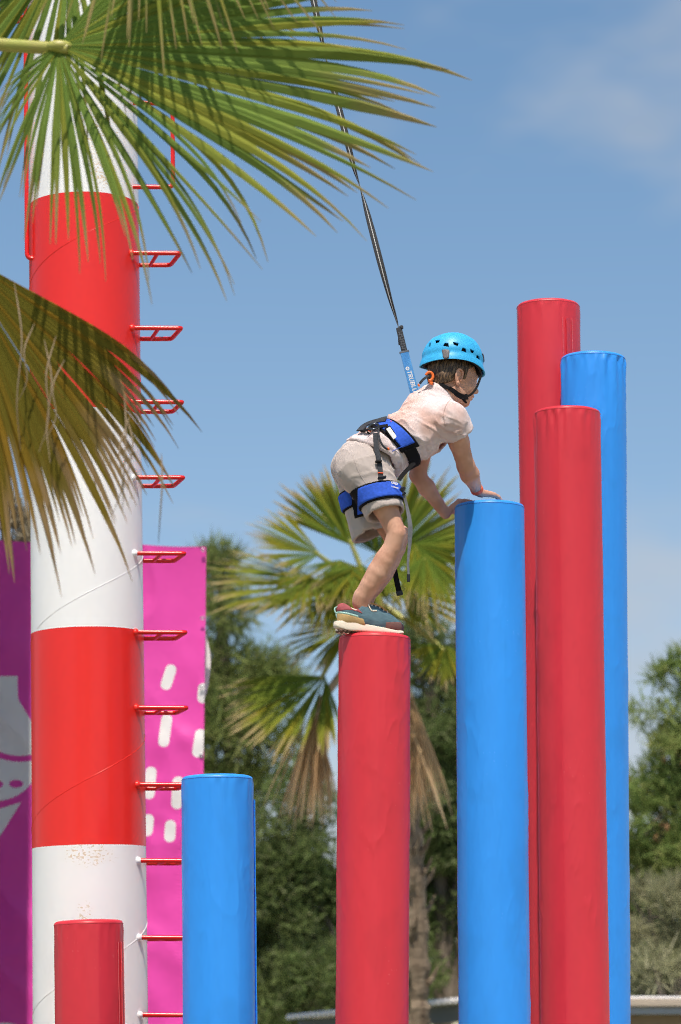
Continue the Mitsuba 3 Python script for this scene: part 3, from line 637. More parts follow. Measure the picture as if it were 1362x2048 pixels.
shm = sdf_mesh(shell2, st); shm = folds(shm, .0062, 24, [(thR, AX), (thR + .6 * F, LT), (AX - .5 * Z, F)], 9, lambda v: .45 + 1.5 * np.exp(-(np.linalg.norm(v - P(772, 930, 10.78), axis=1) / .07) ** 2) + .4 * np.exp(-(np.linalg.norm(v - P(700, 985, 10.85), axis=1) / .08) ** 2))
part(person, 'shorts', shm, 'm_shorts', smooth=True)
def mesh_hit(m, px, py, lift=.0012):
    """First point of the mesh on the line of sight through the pixel, lifted off the surface."""
    v, f = np.asarray(m.vertices), np.asarray(m.faces); d = nrm(P(px, py, 11.0) - EYE); p0, p1, p2 = v[f[:, 0]], v[f[:, 1]], v[f[:, 2]]; e1, e2 = p1 - p0, p2 - p0
    h = np.cross(d, e2); det = (e1 * h).sum(1); det = np.where(np.abs(det) < 1e-14, 1e-14, det); s_ = EYE - p0; u_ = (s_ * h).sum(1) / det; q_ = np.cross(s_, e1); w_ = (q_ @ d) / det; t_ = (e2 * q_).sum(1) / det
    ok = (u_ >= -.01) & (w_ >= -.01) & (u_ + w_ <= 1.01); i = np.nonzero(ok)[0]
    if not len(i): return None
    return EYE + d * (t_[i].min() - lift)
def seam(name, m, pxs, r, mat):
    pts = [mesh_hit(m, x, y) for x, y in smooth_line(A([[x, y, 0] for x, y in pxs]), 5)[:, :2]]; pts = [p for p in pts if p is not None]
    if len(pts) > 3: part(person, name, tube(A(pts), r, 5), mat, smooth=True)
seam('t_shirt_seam', sm, [(912, 797), (905, 797), (898, 802), (892, 811), (889, 820), (887, 830), (888, 842), (891, 853)], .0014, 'm_seam')
seam('sleeve_hem', sm, [(901, 862), (912, 866), (922, 869), (932, 871), (940, 871)], .0011, 'm_seam')
seam('shorts_seam', shm, [(704, 903), (710, 925), (718, 945), (727, 960), (736, 972)], .0016, 'm_shorts')
seam('shorts_seam', shm, [(750, 1008), (753, 1016), (757, 1025)], .0016, 'm_shorts')
part(person, 'wristband', place(trimesh.creation.annulus(.0225, .0255, .015, sections=40), frame3(np.cross(nrm(wrR - elR), Z), nrm(wrR - elR)), wrR * .93 + elR * .07), 'm_orange_band', smooth=40)

# ---- shoes
def shoe(toe, heel, zbot, tilt, side):
    """Runner standing on zbot; toe and heel give the direction; parts from offset shells of one solid upper."""
    d = nrm((toe - heel) * A([1, 1, 0])); d = nrm(d + A([0, 0, tilt])); R = frame3(d, Z); o = heel * A([1, 1, 0]) + A([0, 0, zbot])
    k = thing_part = numbered(f'{person}__shoe'); Ls = np.linalg.norm((toe - heel)[:2])
    f = Field((-.03, -.07, -.02), (Ls + .03, .07, .15), .0024)
    I = np.eye(3)
    f.chain([A([.042, 0, .055]), A([.105, 0, .055])], [.036, .038], .015).chain([A([.105, 0, .052]), A([.165, 0, .045]), A([.215, -.002, .038]), A([Ls - .035, -.004, .034])], [.040, .039, .034, .024], .015)
    f.chain([A([.020, 0, .090]), A([.045, 0, .078])], [.018, .030], .02).chain([A([.108, 0, .094]), A([.150, 0, .080]), A([.195, 0, .060]), A([.23, 0, .046])], [.029, .028, .026, .020], .02)
    f.cone(A([.055, 0, .082]), A([.075, 0, .080]), .034, .034, .02)
    x = f.pts(); g = np.maximum(f.g, .024 - x[..., 2]); top = x[..., 2] - (.116 - .036 * np.exp(-((x[..., 0] - .062) / .030) ** 2) + .0 * x[..., 0]); g = np.maximum(g, top)
    hole = np.linalg.norm((x - A([.064, 0, .124])) / A([.040, .028, .045]), axis=-1) - 1; g = np.maximum(g, -hole * .03)
    def mk(reg, off, name, mat, it=4):
        m = relax(nets(np.maximum(g - off, reg).astype(np.float32), f.lo, f.h), it); part(k, name, place(m, R, o), mat, smooth=True)
    nothing = np.full_like(g, -1.0); X_, Z_ = x[..., 0], x[..., 2]
    mk(nothing, 0, 'upper', 'm_shoe_teal')
    mk(np.maximum(np.maximum(X_ - .105 + (Z_ - .03) * .5, Z_ - (.070 - .20 * X_)), -np.minimum(g + .004, 1)), .0028, 'heel_panel', 'm_shoe_tan')
    mk(np.maximum(np.maximum(np.abs(Z_ - (.0745 - .20 * X_)) - .0035, X_ - .075), -np.minimum(g + .004, 1)), .0026, 'heel_stripe', 'm_shoe_mint')
    mk(np.maximum(np.maximum(.0805 - .10 * X_ - Z_ + .02 * np.sin(np.clip((X_ - .01) / .08, 0, 1) * 3.14) * .3, X_ - .085 + (Z_ - .08) * 1.0), -np.minimum(g + .004, 1)), .0026, 'collar', 'm_shoe_maroon')
    mk(np.maximum(np.maximum(Ls - .085 - X_, Z_ - .046 - (X_ - Ls + .085) * .12), -np.minimum(g + .004, 1)), .0024, 'toe_cap', 'm_shoe_brown')
    def zt_(xx, yy):
        i, j = int(round((xx - f.lo[0]) / f.h)), int(round((yy - f.lo[1]) / f.h)); kz = np.nonzero(f.g[i, j] < 0)[0]; return f.ax[2][kz[-1]] if len(kz) else .05
    rim = [A([.062 + .040 * math.cos(a), .029 * math.sin(a), .090 + .010 * -math.cos(a) + .004 * math.cos(2 * a)]) for a in np.linspace(0, 2 * np.pi, 33)]
    part(k, 'collar_binding', place(tube(rim, .0035, 6, cap=False), R, o), 'm_shoe_cream', smooth=True)
    tg = smooth_line([A([xx, 0, zt_(xx, 0) + dz]) for xx, dz in ((.098, .006), (.112, .003), (.14, .0025), (.17, .0025), (.20, .002))], 4); part(k, 'tongue', place(ribbon(tg, .030, .006, Z), R, o), 'm_shoe_orange', smooth=30)
    part(k, 'heel_loop', place(tube(smooth_line([A([.006, 0, .098]), A([-.008, 0, .090]), A([-.006, 0, .076]), A([.003, 0, .070])], 4), .0032, 6), R, o), 'm_shoe_mint', smooth=True)
    lc = []
    for i in range(6):
        xx = .118 + i * .016; w = .022; lc.append(tube(smooth_line([A([xx + dx, yy, zt_(xx + dx, yy) + .0025 + (.004 if yy == 0 else 0)]) for dx, yy in ((0, -w), (.003, -w * .5), (.005, 0), (.007, w * .5), (.009, w))], 3), .0030, 6))
    for sg in (-1, 1): lc.append(tube(smooth_line([A([.112, 0, zt_(.112, 0) + .009]), A([.106, sg * .014, zt_(.11, 0) + .016]), A([.116, sg * .028, zt_(.116, sg * .028) + .010]), A([.130, sg * .034, zt_(.13, sg * .034) + .004]), A([.150, sg * .035, zt_(.15, sg * .034) + .003])], 4), .0027, 6))
    for i, m in enumerate(lc): part(k, 'lace', place(m, R, o), 'm_shoe_cream', smooth=True)
    # sole: thick at the heel, thin at the toe
    n = 44; an = np.arange(n) * 2 * np.pi / n; cx = Ls / 2; prof = []
    for a in an:
        ca, sa = math.cos(a), math.sin(a); xx = cx + (Ls / 2 + .006) * np.sign(ca) * abs(ca) ** .75; w = (.041 + .004 * math.cos((xx / Ls - .78) * 6)) * np.sign(sa) * abs(sa) ** .75; prof.append((xx - .004, w))
    prof = A(prof); tt = prof[:, 0] / Ls
    ztop = .041 - .022 * np.clip((tt - .10) / .75, 0, 1) + .006 * np.clip(tt - .9, 0, 1) * 5; zb = .004 + .010 * np.clip(.12 - tt, 0, .2) * 6 + .010 * np.clip(tt - .9, 0, .2) * 6
    def ring(sc, z): c = A([Ls / 2, 0]); return np.column_stack([c + (prof - c) * sc, z])
    rings = [ring(.93, zb), ring(.99, zb + .004), ring(1.0, zb * .6 + ztop * .4), ring(.985, ztop - .003), ring(.95, ztop)]
    V = np.vstack(rings + [[[Ls / 2, 0, .004]], [[Ls / 2, 0, .035]]]); nf = grid_faces(5, n); kk = np.arange(n); k2 = (kk + 1) % n
    Fc = np.vstack([nf, np.stack([k2, kk, kk * 0 + 5 * n], 1), np.stack([4 * n + kk, 4 * n + k2, kk * 0 + 5 * n + 1], 1)])
    sl = part(k, 'sole', place(TM(V, Fc), R, o), 'm_shoe_sole', smooth=35)
    lug = []
    for i in range(15):
        xx = .012 + i * (Ls - .03) / 14; w = .033 + .006 * math.cos((xx / Ls - .78) * 6); lug += [bevel_box((xx, s * w * .55, .003), (.010, w * .8, .008), .002) for s in (-1, 1)]
    part(sl, 'tread', place(cat(lug), R, o), 'm_shoe_tread')
    return k
scene['m_shoe_teal'] = bump(pr(proc(lambda p, n, uv: mix((.055, .115, .15), (.09, .17, .21), fbm(p.x * 60, p.y * 60, p.z * 60, 3))), .75), lambda p, n, uv: .002 * fbm(p.x * 70, p.y * 40, p.z * 90, 2), 1e-3)
scene['m_shoe_tan'] = pr((.52, .36, .16), .8); scene['m_shoe_mint'] = pr((.42, .66, .60), .6); scene['m_shoe_maroon'] = pr((.33, .075, .085), .8); scene['m_shoe_brown'] = pr((.17, .085, .075), .8)
scene['m_shoe_cream'] = pr((.78, .68, .56), .7); scene['m_shoe_orange'] = pr((.52, .25, .08), .7); scene['m_shoe_sole'] = pr((.78, .70, .58), .6); scene['m_shoe_tread'] = pr((.16, .10, .07), .8)
pb, pax, pH, pR, pu, pv = POLES['centre']; ztop = float((pb + pax * pH)[2]) + .0085
shoe(P(806, 1260, 10.885), P(672, 1260, 10.80), ztop - .000, -.035, -1)
shoe(P(800, 1265, 10.985), P(676, 1265, 10.945), ztop - .000, -.02, 1)
# ------------------------------------------------------------------ helmet
hel = thing('helmet', 'bright blue climbing helmet with dark vents and a black chin strap on the child', 'helmet')
scene['m_helmet'] = pr((.043, .42, .80), .42, specular=.4)
scene['m_foam'] = pr((.012, .012, .014), .8); scene['m_clip'] = pr((.085, .078, .085), .5)
MY, MP = math.radians(19), math.radians(4.5)
mf = A([math.cos(MY) * math.cos(MP), math.sin(MY) * math.cos(MP), -math.sin(MP)]); ml = A([-math.sin(MY), math.cos(MY), 0]); mu = np.cross(mf, ml); MR = np.stack([mf, ml, mu], 1)
MC = P(906, 732, 10.935)
HA, HB, HH = .126, .115, .130
def hshell(off, ph, t):
    """Point on the helmet, off metres outside the shell: ph round from the front, t from the rim (0) to the crown (1)."""
    zr = -.004 - .018 * np.clip(np.cos(ph), 0, 1) ** 2 - .010 * np.clip(-np.cos(ph), 0, 1) ** 3 + .006 * np.cos(2 * ph + np.pi) * .5
    th = t * np.pi / 2; e = .72
    cr = np.cos(th) ** e; z = zr * (1 - t) + (HH + off) * np.sin(th) ** .86
    fl = .0022 * np.exp(-t / .05) * (1 + 1.6 * np.clip(np.cos(ph), 0, 1) ** 2) - .004 * np.exp(-((t - .12) / .06) ** 2)
    ridge = .0022 * np.tanh((t - .62) / .012) * -1
    a, b = HA + off, HB + off
    sup = 1 + .02 * np.cos(2 * ph) * 0
    rr = cr + (fl + ridge * (np.abs(np.sin(ph)) > -1)) / .12
    return np.stack([a * rr * np.cos(ph) * sup - .004 * (1 - t), b * rr * np.sin(ph), z], -1)
def dome(off, nph=144, nt=60, t0=0.0):
    ph = np.arange(nph) * 2 * np.pi / nph; t = t0 + (1 - t0) * np.linspace(0, 1, nt) ** 1.0; t[-1] = .9995
    return hshell(off, ph[None, :] * np.ones((nt, 1)), t[:, None] * np.ones((1, nph)))
O, I_ = dome(0), dome(-.0045); nt, nph = O.shape[:2]
V = np.vstack([O.reshape(-1, 3), I_.reshape(-1, 3)]); n0 = nt * nph; f0 = grid_faces(nt, nph); k = np.arange(nph); k2 = (k + 1) % nph
V = np.vstack([V, O[-1].mean(0), I_[-1].mean(0)])
Fh = np.vstack([f0, f0[:, ::-1] + n0, np.stack([k2, k, k + n0], 1), np.stack([k2, k + n0, k2 + n0], 1), np.stack([(nt - 1) * nph + k, (nt - 1) * nph + k2, k * 0 + 2 * n0], 1), np.stack([n0 + (nt - 1) * nph + k2, n0 + (nt - 1) * nph + k, k * 0 + 2 * n0 + 1], 1)])
hm_ = TM(V, Fh)
if hm_.volume < 0: hm_.invert()
man = manifold3d.Manifold(manifold3d.Mesh(hm_.vertices.astype(np.float32), hm_.faces.astype(np.uint32)))
def mirror(a): return [a, -a]
def surf(px, py):
    """Helmet-space point of the shell seen at the pixel (nearest along the ray)."""
    o = (EYE - MC) @ MR; d = nrm((P(px, py, 11.0) - EYE)) @ MR
    ts = np.linspace(10.6, 11.3, 700); q = o + d * ts[:, None]; ph = np.arctan2(q[:, 1] / HB, q[:, 0] / HA)
    best, bd = None, 9
    g = hshell(0, *np.meshgrid(np.linspace(-np.pi, np.pi, 361), np.linspace(0, .999, 120), indexing='ij')).reshape(-1, 3)
    rel = g - o; al = rel @ d; perp = np.linalg.norm(rel - al[:, None] * d, axis=1); c = np.argsort(perp)[:14]
    return g[c[np.argmin(al[c])]]
def trapezoid(pxs):
    s3 = [surf(*p) for p in pxs]; c = np.mean(s3, 0); nn = nrm(c / A([HA, HB, HH]) ** 2); return s3, c, nn
VENTS = [[(871, 680), (879, 679.5), (877, 684), (872, 685.5)], [(889, 685.5), (895.5, 685.5), (897, 692.5), (886.5, 690.5)], [(907, 683.5), (917.5, 686), (915, 691), (909, 688.5)],
         [(927, 695), (931.5, 696.5), (933, 703.5), (924, 700)], [(941, 697.5), (949, 702), (947, 706), (942.5, 703.5)], [(955, 710), (959, 712), (960.5, 719), (953.5, 715)], [(858.5, 686), (861, 685.5), (860, 692), (856, 692.5)]]
holes = []
for v in VENTS:
    s3, c, nn = trapezoid(v); s3 = A(s3); s3 = s3.mean(0) + (s3 - s3.mean(0)) * 1.22
    for sg in (1, -1):
        m = A([1, sg, 1]); pts = np.vstack([s3 * m + nn * m * .02, s3 * m - nn * m * .012])
        holes.append(manifold3d.Manifold.hull_points(pts.astype(np.float64).tolist()))
for hl in holes: man = man - hl
part(hel, 'shell', place(trimesh.Trimesh(*[man.to_mesh().vert_properties[:, :3], man.to_mesh().tri_verts], process=False), MR, MC), 'm_helmet', smooth=32)
ID = dome(-.013, 96, 40); IE = dome(-.020, 96, 40); 
vv = np.vstack([ID.reshape(-1, 3), IE.reshape(-1, 3)]); ff = grid_faces(40, 96); kk = np.arange(96); kk2 = (kk + 1) % 96
part(hel, 'liner', place(TM(vv, np.vstack([ff, ff[:, ::-1] + 40 * 96, np.stack([kk2, kk, kk + 3840], 1), np.stack([kk2, kk + 3840, kk2 + 3840], 1)])), MR, MC + mu * .003), 'm_foam', smooth=True)
def plate(pxs, name, out=.0046):
    c = surf(*np.mean(pxs, 0)); nn = nrm(c / A([HA, HB, HH]) ** 2); pts = [surf(*p) for p in pxs]
    pts = A(pts); ctr = pts.mean(0)
    big = np.vstack([pts + nn * .0026, ctr + (pts - ctr) * .84 + nn * out, pts - nn * .006])
    return [trimesh.convex.convex_hull(big * A([1, s, 1])) for s in (1, -1)]
for m in plate([(882.5, 700), (889, 698.5), (898, 699.5), (899, 703), (896.5, 715), (893, 717.8), (888, 717.8), (885.5, 713)], 'c'): part(hel, 'headlamp_clip', place(m, MR, MC), 'm_clip', smooth=25)
for m in plate([(963.5, 707), (966, 706.5), (969.5, 711), (971, 722), (970, 725.5), (967.5, 725)], 'c')[:1]: part(hel, 'headlamp_clip', place(m, MR, MC), 'm_clip', smooth=25)
# straps
def Hp(px, py, y): return P(px, py, y)
def head_hit(px, py, off=.004): return sk.hit(px, py, off)
st1 = [P(963, 748, 10.895), P(958.5, 762, 10.885), P(952, 777, 10.875), P(943, 788, 10.87), P(934, 793, 10.872)]
part(hel, 'chin_strap', ribbon(smooth_line(st1, 6), .0085, .0025, [-.2, -1, .1]), 'm_black_web', smooth=30)
cs = [head_hit(px, py) for px, py in ((898, 776), (908, 783), (916, 789.5), (926, 794), (935, 793.5))]
part(hel, 'chin_cup', ribbon(smooth_line(cs, 6), np.linspace(.016, .022, 25), .007, [0, -1, -.1]), 'm_black_web', smooth=30)
bs_ = [head_hit(px, py, .010) for px, py in ((878, 740), (876, 752), (882, 766), (890, 773), (899, 777))]
part(hel, 'rear_strap', ribbon(smooth_line(bs_, 6), .013, .003, [0, -1, 0]), 'm_black_web', smooth=30)
part(hel, 'under_chin_strap', tube(smooth_line([P(925, 797, 10.88), P(930, 803, 10.90), P(934, 806, 10.93)], 4), .005, 6), 'm_black_web', smooth=True)
oc = P(859, 753, 10.852); oa = np.linspace(-1.9, 2.9, 22)
part(hel, 'adjuster_ring', tube([oc + A([.0150 * math.cos(a) * .9, -.004, .0165 * math.sin(a)]) for a in oa], .0055, 8), 'm_orange', smooth=True)
part(hel, 'adjuster_tab', bevel_box(P(862.5, 766, 10.852), (.016, .012, .012), .003, frame3([1, 0, -.3], Z)), 'm_orange')
part(hel, 'adjuster_wheel', place(trimesh.creation.cylinder(.010, .016, sections=24), frame3([1, 0, 0], [0, -1, 0]), oc + A([0, .004, 0])), 'm_foam', smooth=40)
part(hel, 'strap_tail', ribbon(smooth_line([P(858, 752, 10.846), P(850, 756, 10.846), P(843.5, 762, 10.85), P(839.5, 767.5, 10.855)], 5), .009, .0045, [0, -1, .3]), 'm_dark_web', smooth=30)
part(hel, 'tail_end', bevel_box(P(837.5, 770.5, 10.856), (.011, .007, .012), .002, frame3([.6, 0, -.8], [0, -1, 0])), 'm_orange')

# ------------------------------------------------------------------ harness
har = thing('climbing_harness', 'blue padded sit harness with black webbing worn over the beige shorts and pink shirt', 'harness')
cl = np.minimum(outer, 9)                                   # the shirt's smooth solid (no folds)
bc = P(783, 880, 10.88); bn = nrm(AX + A([-.02, 0, .10]))
def band(fld, X, c, n, w, o0, o1, extra=None):
    g = np.maximum(np.maximum(fld - o1, o0 - fld), np.abs((X - c) @ n) - w)
    return np.maximum(g, extra) if extra is not None else g
front_cut = plane(X, P(806, 903, 10.80), VN - .25 * AX)     # the pad ends here; plain webbing goes on round the belly
arm_free = np.where((d_arm < .09) & (plane(X, shR, sdir) > -.02), .05, -1.0); arm_free = np.maximum(arm_free, np.where((d_armL < .09) & (plane(X, shL, sdirL) > -.02), .05, -1))
part(har, 'belt_lining', sdf_mesh(band(cl, X, bc, bn, .037, .001, .0100, np.maximum(front_cut - .008, arm_free)), ct, 4), 'm_black_web', smooth=50)
part(har, 'belt_pad', sdf_mesh(band(cl, X, bc, bn, .0275, .001, .0155, np.maximum(front_cut + .010, arm_free)), ct, 4), 'm_blue_pad', smooth=50)
part(har, 'belt_webbing', sdf_mesh(band(cl, X, bc - bn * .004, bn, .0235, .001, .0130, np.maximum(-front_cut + .002, arm_free)), ct, 4), 'm_black_web', smooth=50)
cloth = Field(ct.lo, ct.lo + (A(ct.n) - 1) * ct.h, ct.h); cloth.g = np.minimum(cl, 1).astype(np.float32)
so = st.sample(X); inb = np.all((X > st.lo + .01) & (X < st.lo + (A(st.n) - 1) * st.h - .01), -1)
so2 = np.maximum(so, np.where(near_R_full := (X[..., 1] < 10.865), -1, -1)); cloth.g = np.minimum(cloth.g, np.where(inb, so, .5)).astype(np.float32)
def chit(px, py, off=.012): return cloth.hit(px, py, off)
def strap(pxs, w, name, mat='m_black_web', th=.003, off=.012, n=6, parent=None, dy=0.0):
    pts = A([chit(x, y, off) for x, y in pxs]) + A([0, dy, 0]); pts = smooth_line(pts, n)
    g = cloth.grad(pts); g[:, 1] -= 1e-3; return part(parent or har, name, ribbon(pts, w, th, g + A([0, -.25, 0]) * np.linalg.norm(g, axis=1, keepdims=True)), mat, smooth=30)
# belt details
lb = [chit(778, 858, .0195), chit(795, 872, .0195)]
c0 = chit(783, 867, .0160); gn = nrm(cloth.grad(c0)); bd = nrm(P(794, 879, 10.8) - P(774, 851, 10.8)); R_ = frame3(bd, gn)
part(har, 'label_frame', bevel_box(c0, (.062, .028, .006), .002, R_), 'm_black_web'); part(har, 'label_card', bevel_box(c0 + gn * .0028, (.050, .019, .003), .001, R_), 'm_label')
part(har, 'piping', tube([chit(x, y, .0150) for x, y in ((784, 903), (792, 899), (800, 895), (809, 891))], .0016, 6), 'm_blue_pad', smooth=True)
strap([(751, 866), (752, 890), (757, 915), (760, 935), (762, 955)], .019, 'leg_riser', 'm_dark_web', off=.016)
b0 = chit(757, 923, .022); part(har, 'riser_buckle', bevel_box(b0, (.026, .008, .022), .003, frame3([1, .2, 0], [0, -1, .2])), 'm_buckle')
part(har, 'riser_tab', bevel_box(chit(761, 946, .019), (.021, .004, .006), .001, frame3([1, .2, 0], [0, -1, .2])), 'm_orange_band')
part(har, 'riser_anchor', bevel_box(chit(764, 955, .020), (.032, .006, .020), .002, frame3([1, .2, .12], [0, -1, .3])), 'm_dark_web')
strap([(772, 838), (757, 841), (742, 845), (729, 851), (720, 861)], .030, 'back_strap', 'm_dark_web', th=.005, off=.020)
strap([(776, 851), (762, 853), (746, 857), (734, 860), (722, 861)], .014, 'back_strap', 'm_black_web', th=.004, off=.018)
cr = chit(748, 853, .030); ring = [cr + nrm(A([1, 0, .2])) * .019 * math.cos(a) + A([-.1, -.35, 1]) * .010 * math.sin(a) for a in np.linspace(0, 2 * np.pi, 25)]
part(har, 'carabiner', tube(ring, .0045, 8, cap=False), 'm_steel_dark', smooth=True)
part(har, 'back_tab', bevel_box(chit(737, 866, .018), (.014, .004, .010), .001, frame3([1, .2, -.4], [0, -1, .4])), 'm_black_web'); part(har, 'back_tab', bevel_box(chit(739, 862, .019), (.013, .004, .005), .001, frame3([1, .2, -.4], [0, -1, .4])), 'm_orange_band')
lp = [(758, 850), (760, 862), (763, 876), (770, 890), (778, 900)]
part(har, 'gear_loop', tube(smooth_line([chit(758, 852, .020), chit(757, 866, .026), chit(760, 880, .030), chit(767, 893, .028), chit(775, 899, .016)], 6), .0040, 8), 'm_dark_web', smooth=True)
part(har, 'loop_end', bevel_box(chit(777, 898, .018), (.011, .006, .014), .002, frame3([.8, 0, -.6], [0, -1, 0])), 'm_orange')
part(har, 'belt_tab', bevel_box(chit(784, 845, .012), (.018, .004, .007), .001, frame3([.6, 0, -.8], [0, -1, 0])), 'm_orange_band')
part(har, 'belly_strap', ribbon(smooth_line([P(829, 926, 10.80), P(818, 936, 10.785), P(806, 949, 10.765), P(798, 960, 10.745)], 6), .016, .003, [0, -1, .2]), 'm_black_web', smooth=30)
# leg loops
def leg_band(c, n, w, o0, o1, nearside, extra=None):
    g = np.maximum(np.maximum(outer2 - o1, o0 - outer2), np.abs((X2 - c) @ n) - w); g = np.maximum(g, nearside)
    return np.maximum(g, extra) if extra is not None else g
nR = nrm(A([.20, -.13, -.96])); cR = P(765, 979.5, 10.70)
near_cut = X2[..., 1] - 10.868; far_cut = 10.868 - X2[..., 1]
part(har, 'leg_loop_lining', sdf_mesh(leg_band(cR, nR, .0375, .002, .009, near_cut), st, 4), 'm_black_web', smooth=50)
part(har, 'leg_loop_pad', sdf_mesh(leg_band(cR, nR, .029, .002, .0155, near_cut, np.maximum(P(715, 1000, 10.8)[0] - X2[..., 0], X2[..., 0] - P(806, 970, 10.8)[0])), st, 4), 'm_blue_pad', smooth=50)
nL = nrm(A([.25, -.05, -.97])); cL = P(712, 1002, 10.95)
part(har, 'leg_loop_lining', sdf_mesh(leg_band(cL, nL, .038, .002, .009, far_cut), st, 4), 'm_black_web', smooth=50)
part(har, 'leg_loop_pad', sdf_mesh(leg_band(cL, nL, .030, .002, .0145, far_cut), st, 4), 'm_blue_pad', smooth=50)
part(har, 'leg_buckle', bevel_box(P(805, 978, 10.70), (.016, .02, .026), .003, frame3([.8, .2, -.6], [0, -1, 0])), 'm_buckle')
part(har, 'leg_buckle', bevel_box(P(808, 988, 10.71), (.010, .016, .014), .002, frame3([.8, .2, -.6], [0, -1, 0])), 'm_buckle')
# lettering on the leg loop
def letters(text, h, c, xdir, nd, name, parent, mat='m_thread_white', bold=True, depth=.0012):
    m = text_mesh(text, h, depth, bold); m.vertices[:, :2] -= (m.vertices[:, :2].min(0) + m.vertices[:, :2].max(0)) / 2
    return part(parent, name, place(m, frame3(xdir, nd), c), mat, smooth=False)
sc_ = Field(st.lo, st.lo + (A(st.n) - 1) * st.h, st.h); sc_.g = st.g
c1 = sc_.hit(788, 967, .0165); g1 = nrm(sc_.grad(c1)); letters('clip', .012, c1 + g1 * .0020, nrm(A([1, .3, -.22])), g1, 'lettering', har)
c2 = sc_.hit(789, 975, .0165); g2 = nrm(sc_.grad(c2)); letters('n climb', .0065, c2 + g2 * .0020, nrm(A([1, .3, -.22])), g2, 'lettering', har)
# hanging strap tails
part(har, 'strap_tail', ribbon(smooth_line([P(804, 975, 10.70), P(813, 1010, 10.71), P(820, 1050, 10.70), P(819, 1090, 10.705), P(816, 1125, 10.70), P(818, 1160, 10.70)], 10), np.interp(np.linspace(0, 1, 51), [0, .2, .45, .7, 1], [.009, .012, .019, .010, .008]), .0022, [.25, -1, 0]), 'm_grey_web', smooth=30, label='grey strap tail hanging beside the knee')
part(har, 'tail_clip', bevel_box(P(817, 1156, 10.70), (.012, .008, .030), .002), 'm_buckle')
part(har, 'strap_tail', ribbon(smooth_line([P(778, 1085, 10.99), P(787, 1130, 10.99), P(793, 1160, 10.985), P(799, 1188, 10.98)], 8), .021, .003, [.1, -1, .1]), 'm_black_web', smooth=30, label='black strap tail hanging behind the calf')
part(har, 'tail_clip', bevel_box(P(799, 1186, 10.98), (.026, .010, .020), .003, frame3([1, 0, .2], Z)), 'm_buckle')

# ------------------------------------------------------------------ belay line
ln = thing('belay_line', 'black webbing belay line with blue sleeve, running up and left from the child', 'rope')
LY = 11.10
lpx = [(618, -40), (629, 10), (640, 62), (650, 108), (664, 165), (680, 225), (695, 285), (708, 335), (722, 380), (741, 450), (762, 530), (781, 600), (796, 650), (803, 690)]
lpts = smooth_line([P(x, y, LY) for x, y in lpx], 16); tl = np.linspace(0, 1, len(lpts))
# the flat tape twists slowly about its length
py_ = np.interp(tl, np.linspace(0, 1, len(lpx)), [p[1] for p in lpx])
ang = np.interp(py_, [-40, 20, 105, 170, 250, 320, 365, 430, 500, 560, 645, 690], [0.15, .2, 1.45, 2.9, 3.3, 4.0, 4.65, 5.7, 6.4, 7.0, 7.75, 9.0])
tt_ = frames(lpts); s0 = np.cross(tt_, A([0, -1.0, 0])); s0 /= np.linalg.norm(s0, axis=1, keepdims=True); n0_ = np.cross(s0, tt_)
nv = n0_ * np.cos(ang)[:, None] + s0 * np.sin(ang)[:, None]
part(ln, 'webbing', ribbon(lpts, .0265, .0025, nv), 'm_line', smooth=30)
stitches = []
for sgn in (1, -1):
    for i in range(2, len(lpts) - 2):
        c = lpts[i] + nv[i] * sgn * .0016
        stitches.append(ribbon([c - tt_[i] * .0045, c + tt_[i] * .0045], .0028, .0006, nv[i]))
part(ln, 'stitching', cat(stitches), 'm_thread_white'); labels[f'{ln}__stitching'] = {'kind': 'stuff', 'label': 'dashed white thread along the black tape'}
sa, sb = P(797.5, 655, LY - .008), P(809, 703, LY - .008); sd = nrm(sb - sa)
part(ln, 'stitched_end', bevel_box((sa + sb) / 2, (np.linalg.norm(sb - sa), .024, .009), .003, frame3(sd, [0, -1, 0])), 'm_line')
part(ln, 'webbing_loop', tube(smooth_line([sa + A([.004, 0, 0]), sa + A([.012, -.003, .004]), sa + A([.013, -.003, -.006])], 4), .0055, 8), 'm_line', smooth=True)
sx = frame3(sd, [0, -1, 0]); bars = []
for i in range(8):
    c = sa + sd * (.022 + i * .0098) - A([0, .0062, 0]); bars.append(box(c, (.0018, .018, .001), sx)); bars.append(box(c + sd * .005 + sx[:, 1] * (.004 if i % 2 else -.004), (.009, .0016, .001), sx))
part(ln, 'bar_tacks', cat(bars), 'm_grey_web'); labels[f'{ln}__bar_tacks'] = {'kind': 'stuff', 'label': 'grey bar-tack stitching on the tape end'}
slp = [P(808.5, 704, LY - .012), P(819, 745, LY - .012), P(831, 793, LY - .012), P(845, 842, LY)]; slp = smooth_line(slp, 6)
part(ln, 'sleeve', ribbon(slp, np.linspace(.033, .035, len(slp)), .013, [0, -1, 0]), 'm_sleeve', smooth=30)
part(ln, 'sleeve_rim', ribbon([slp[0] + sx[:, 1] * .019, slp[0] - sx[:, 1] * .019], .007, .016, [0, -1, 0]), 'm_grey_web', smooth=30)
lx = nrm(P(832, 792, LY) - P(815, 735, LY)); fdir = A([0, -1.0, 0])
lc_ = (P(816.5, 745, LY) + P(831.5, 791.5, LY)) / 2 * A([1, 0, 1]) + A([0, LY - .019, 0])
tmx = text_mesh('TRUBLUE', .0165, .0012, True); ext = tmx.bounds; wx_ = ext[1][0] - ext[0][0]
tmx.vertices[:, :2] -= (tmx.bounds[0][:2] + tmx.bounds[1][:2]) / 2; want = np.linalg.norm(P(831.5, 792, LY) - P(816.5, 743.5, LY)); tmx.vertices[:, 0] *= want / wx_
tmx.vertices[:, 0] += .18 * tmx.vertices[:, 1]
part(ln, 'lettering', place(tmx, frame3(lx, fdir), lc_ + A([.002, 0, 0])), 'm_label')
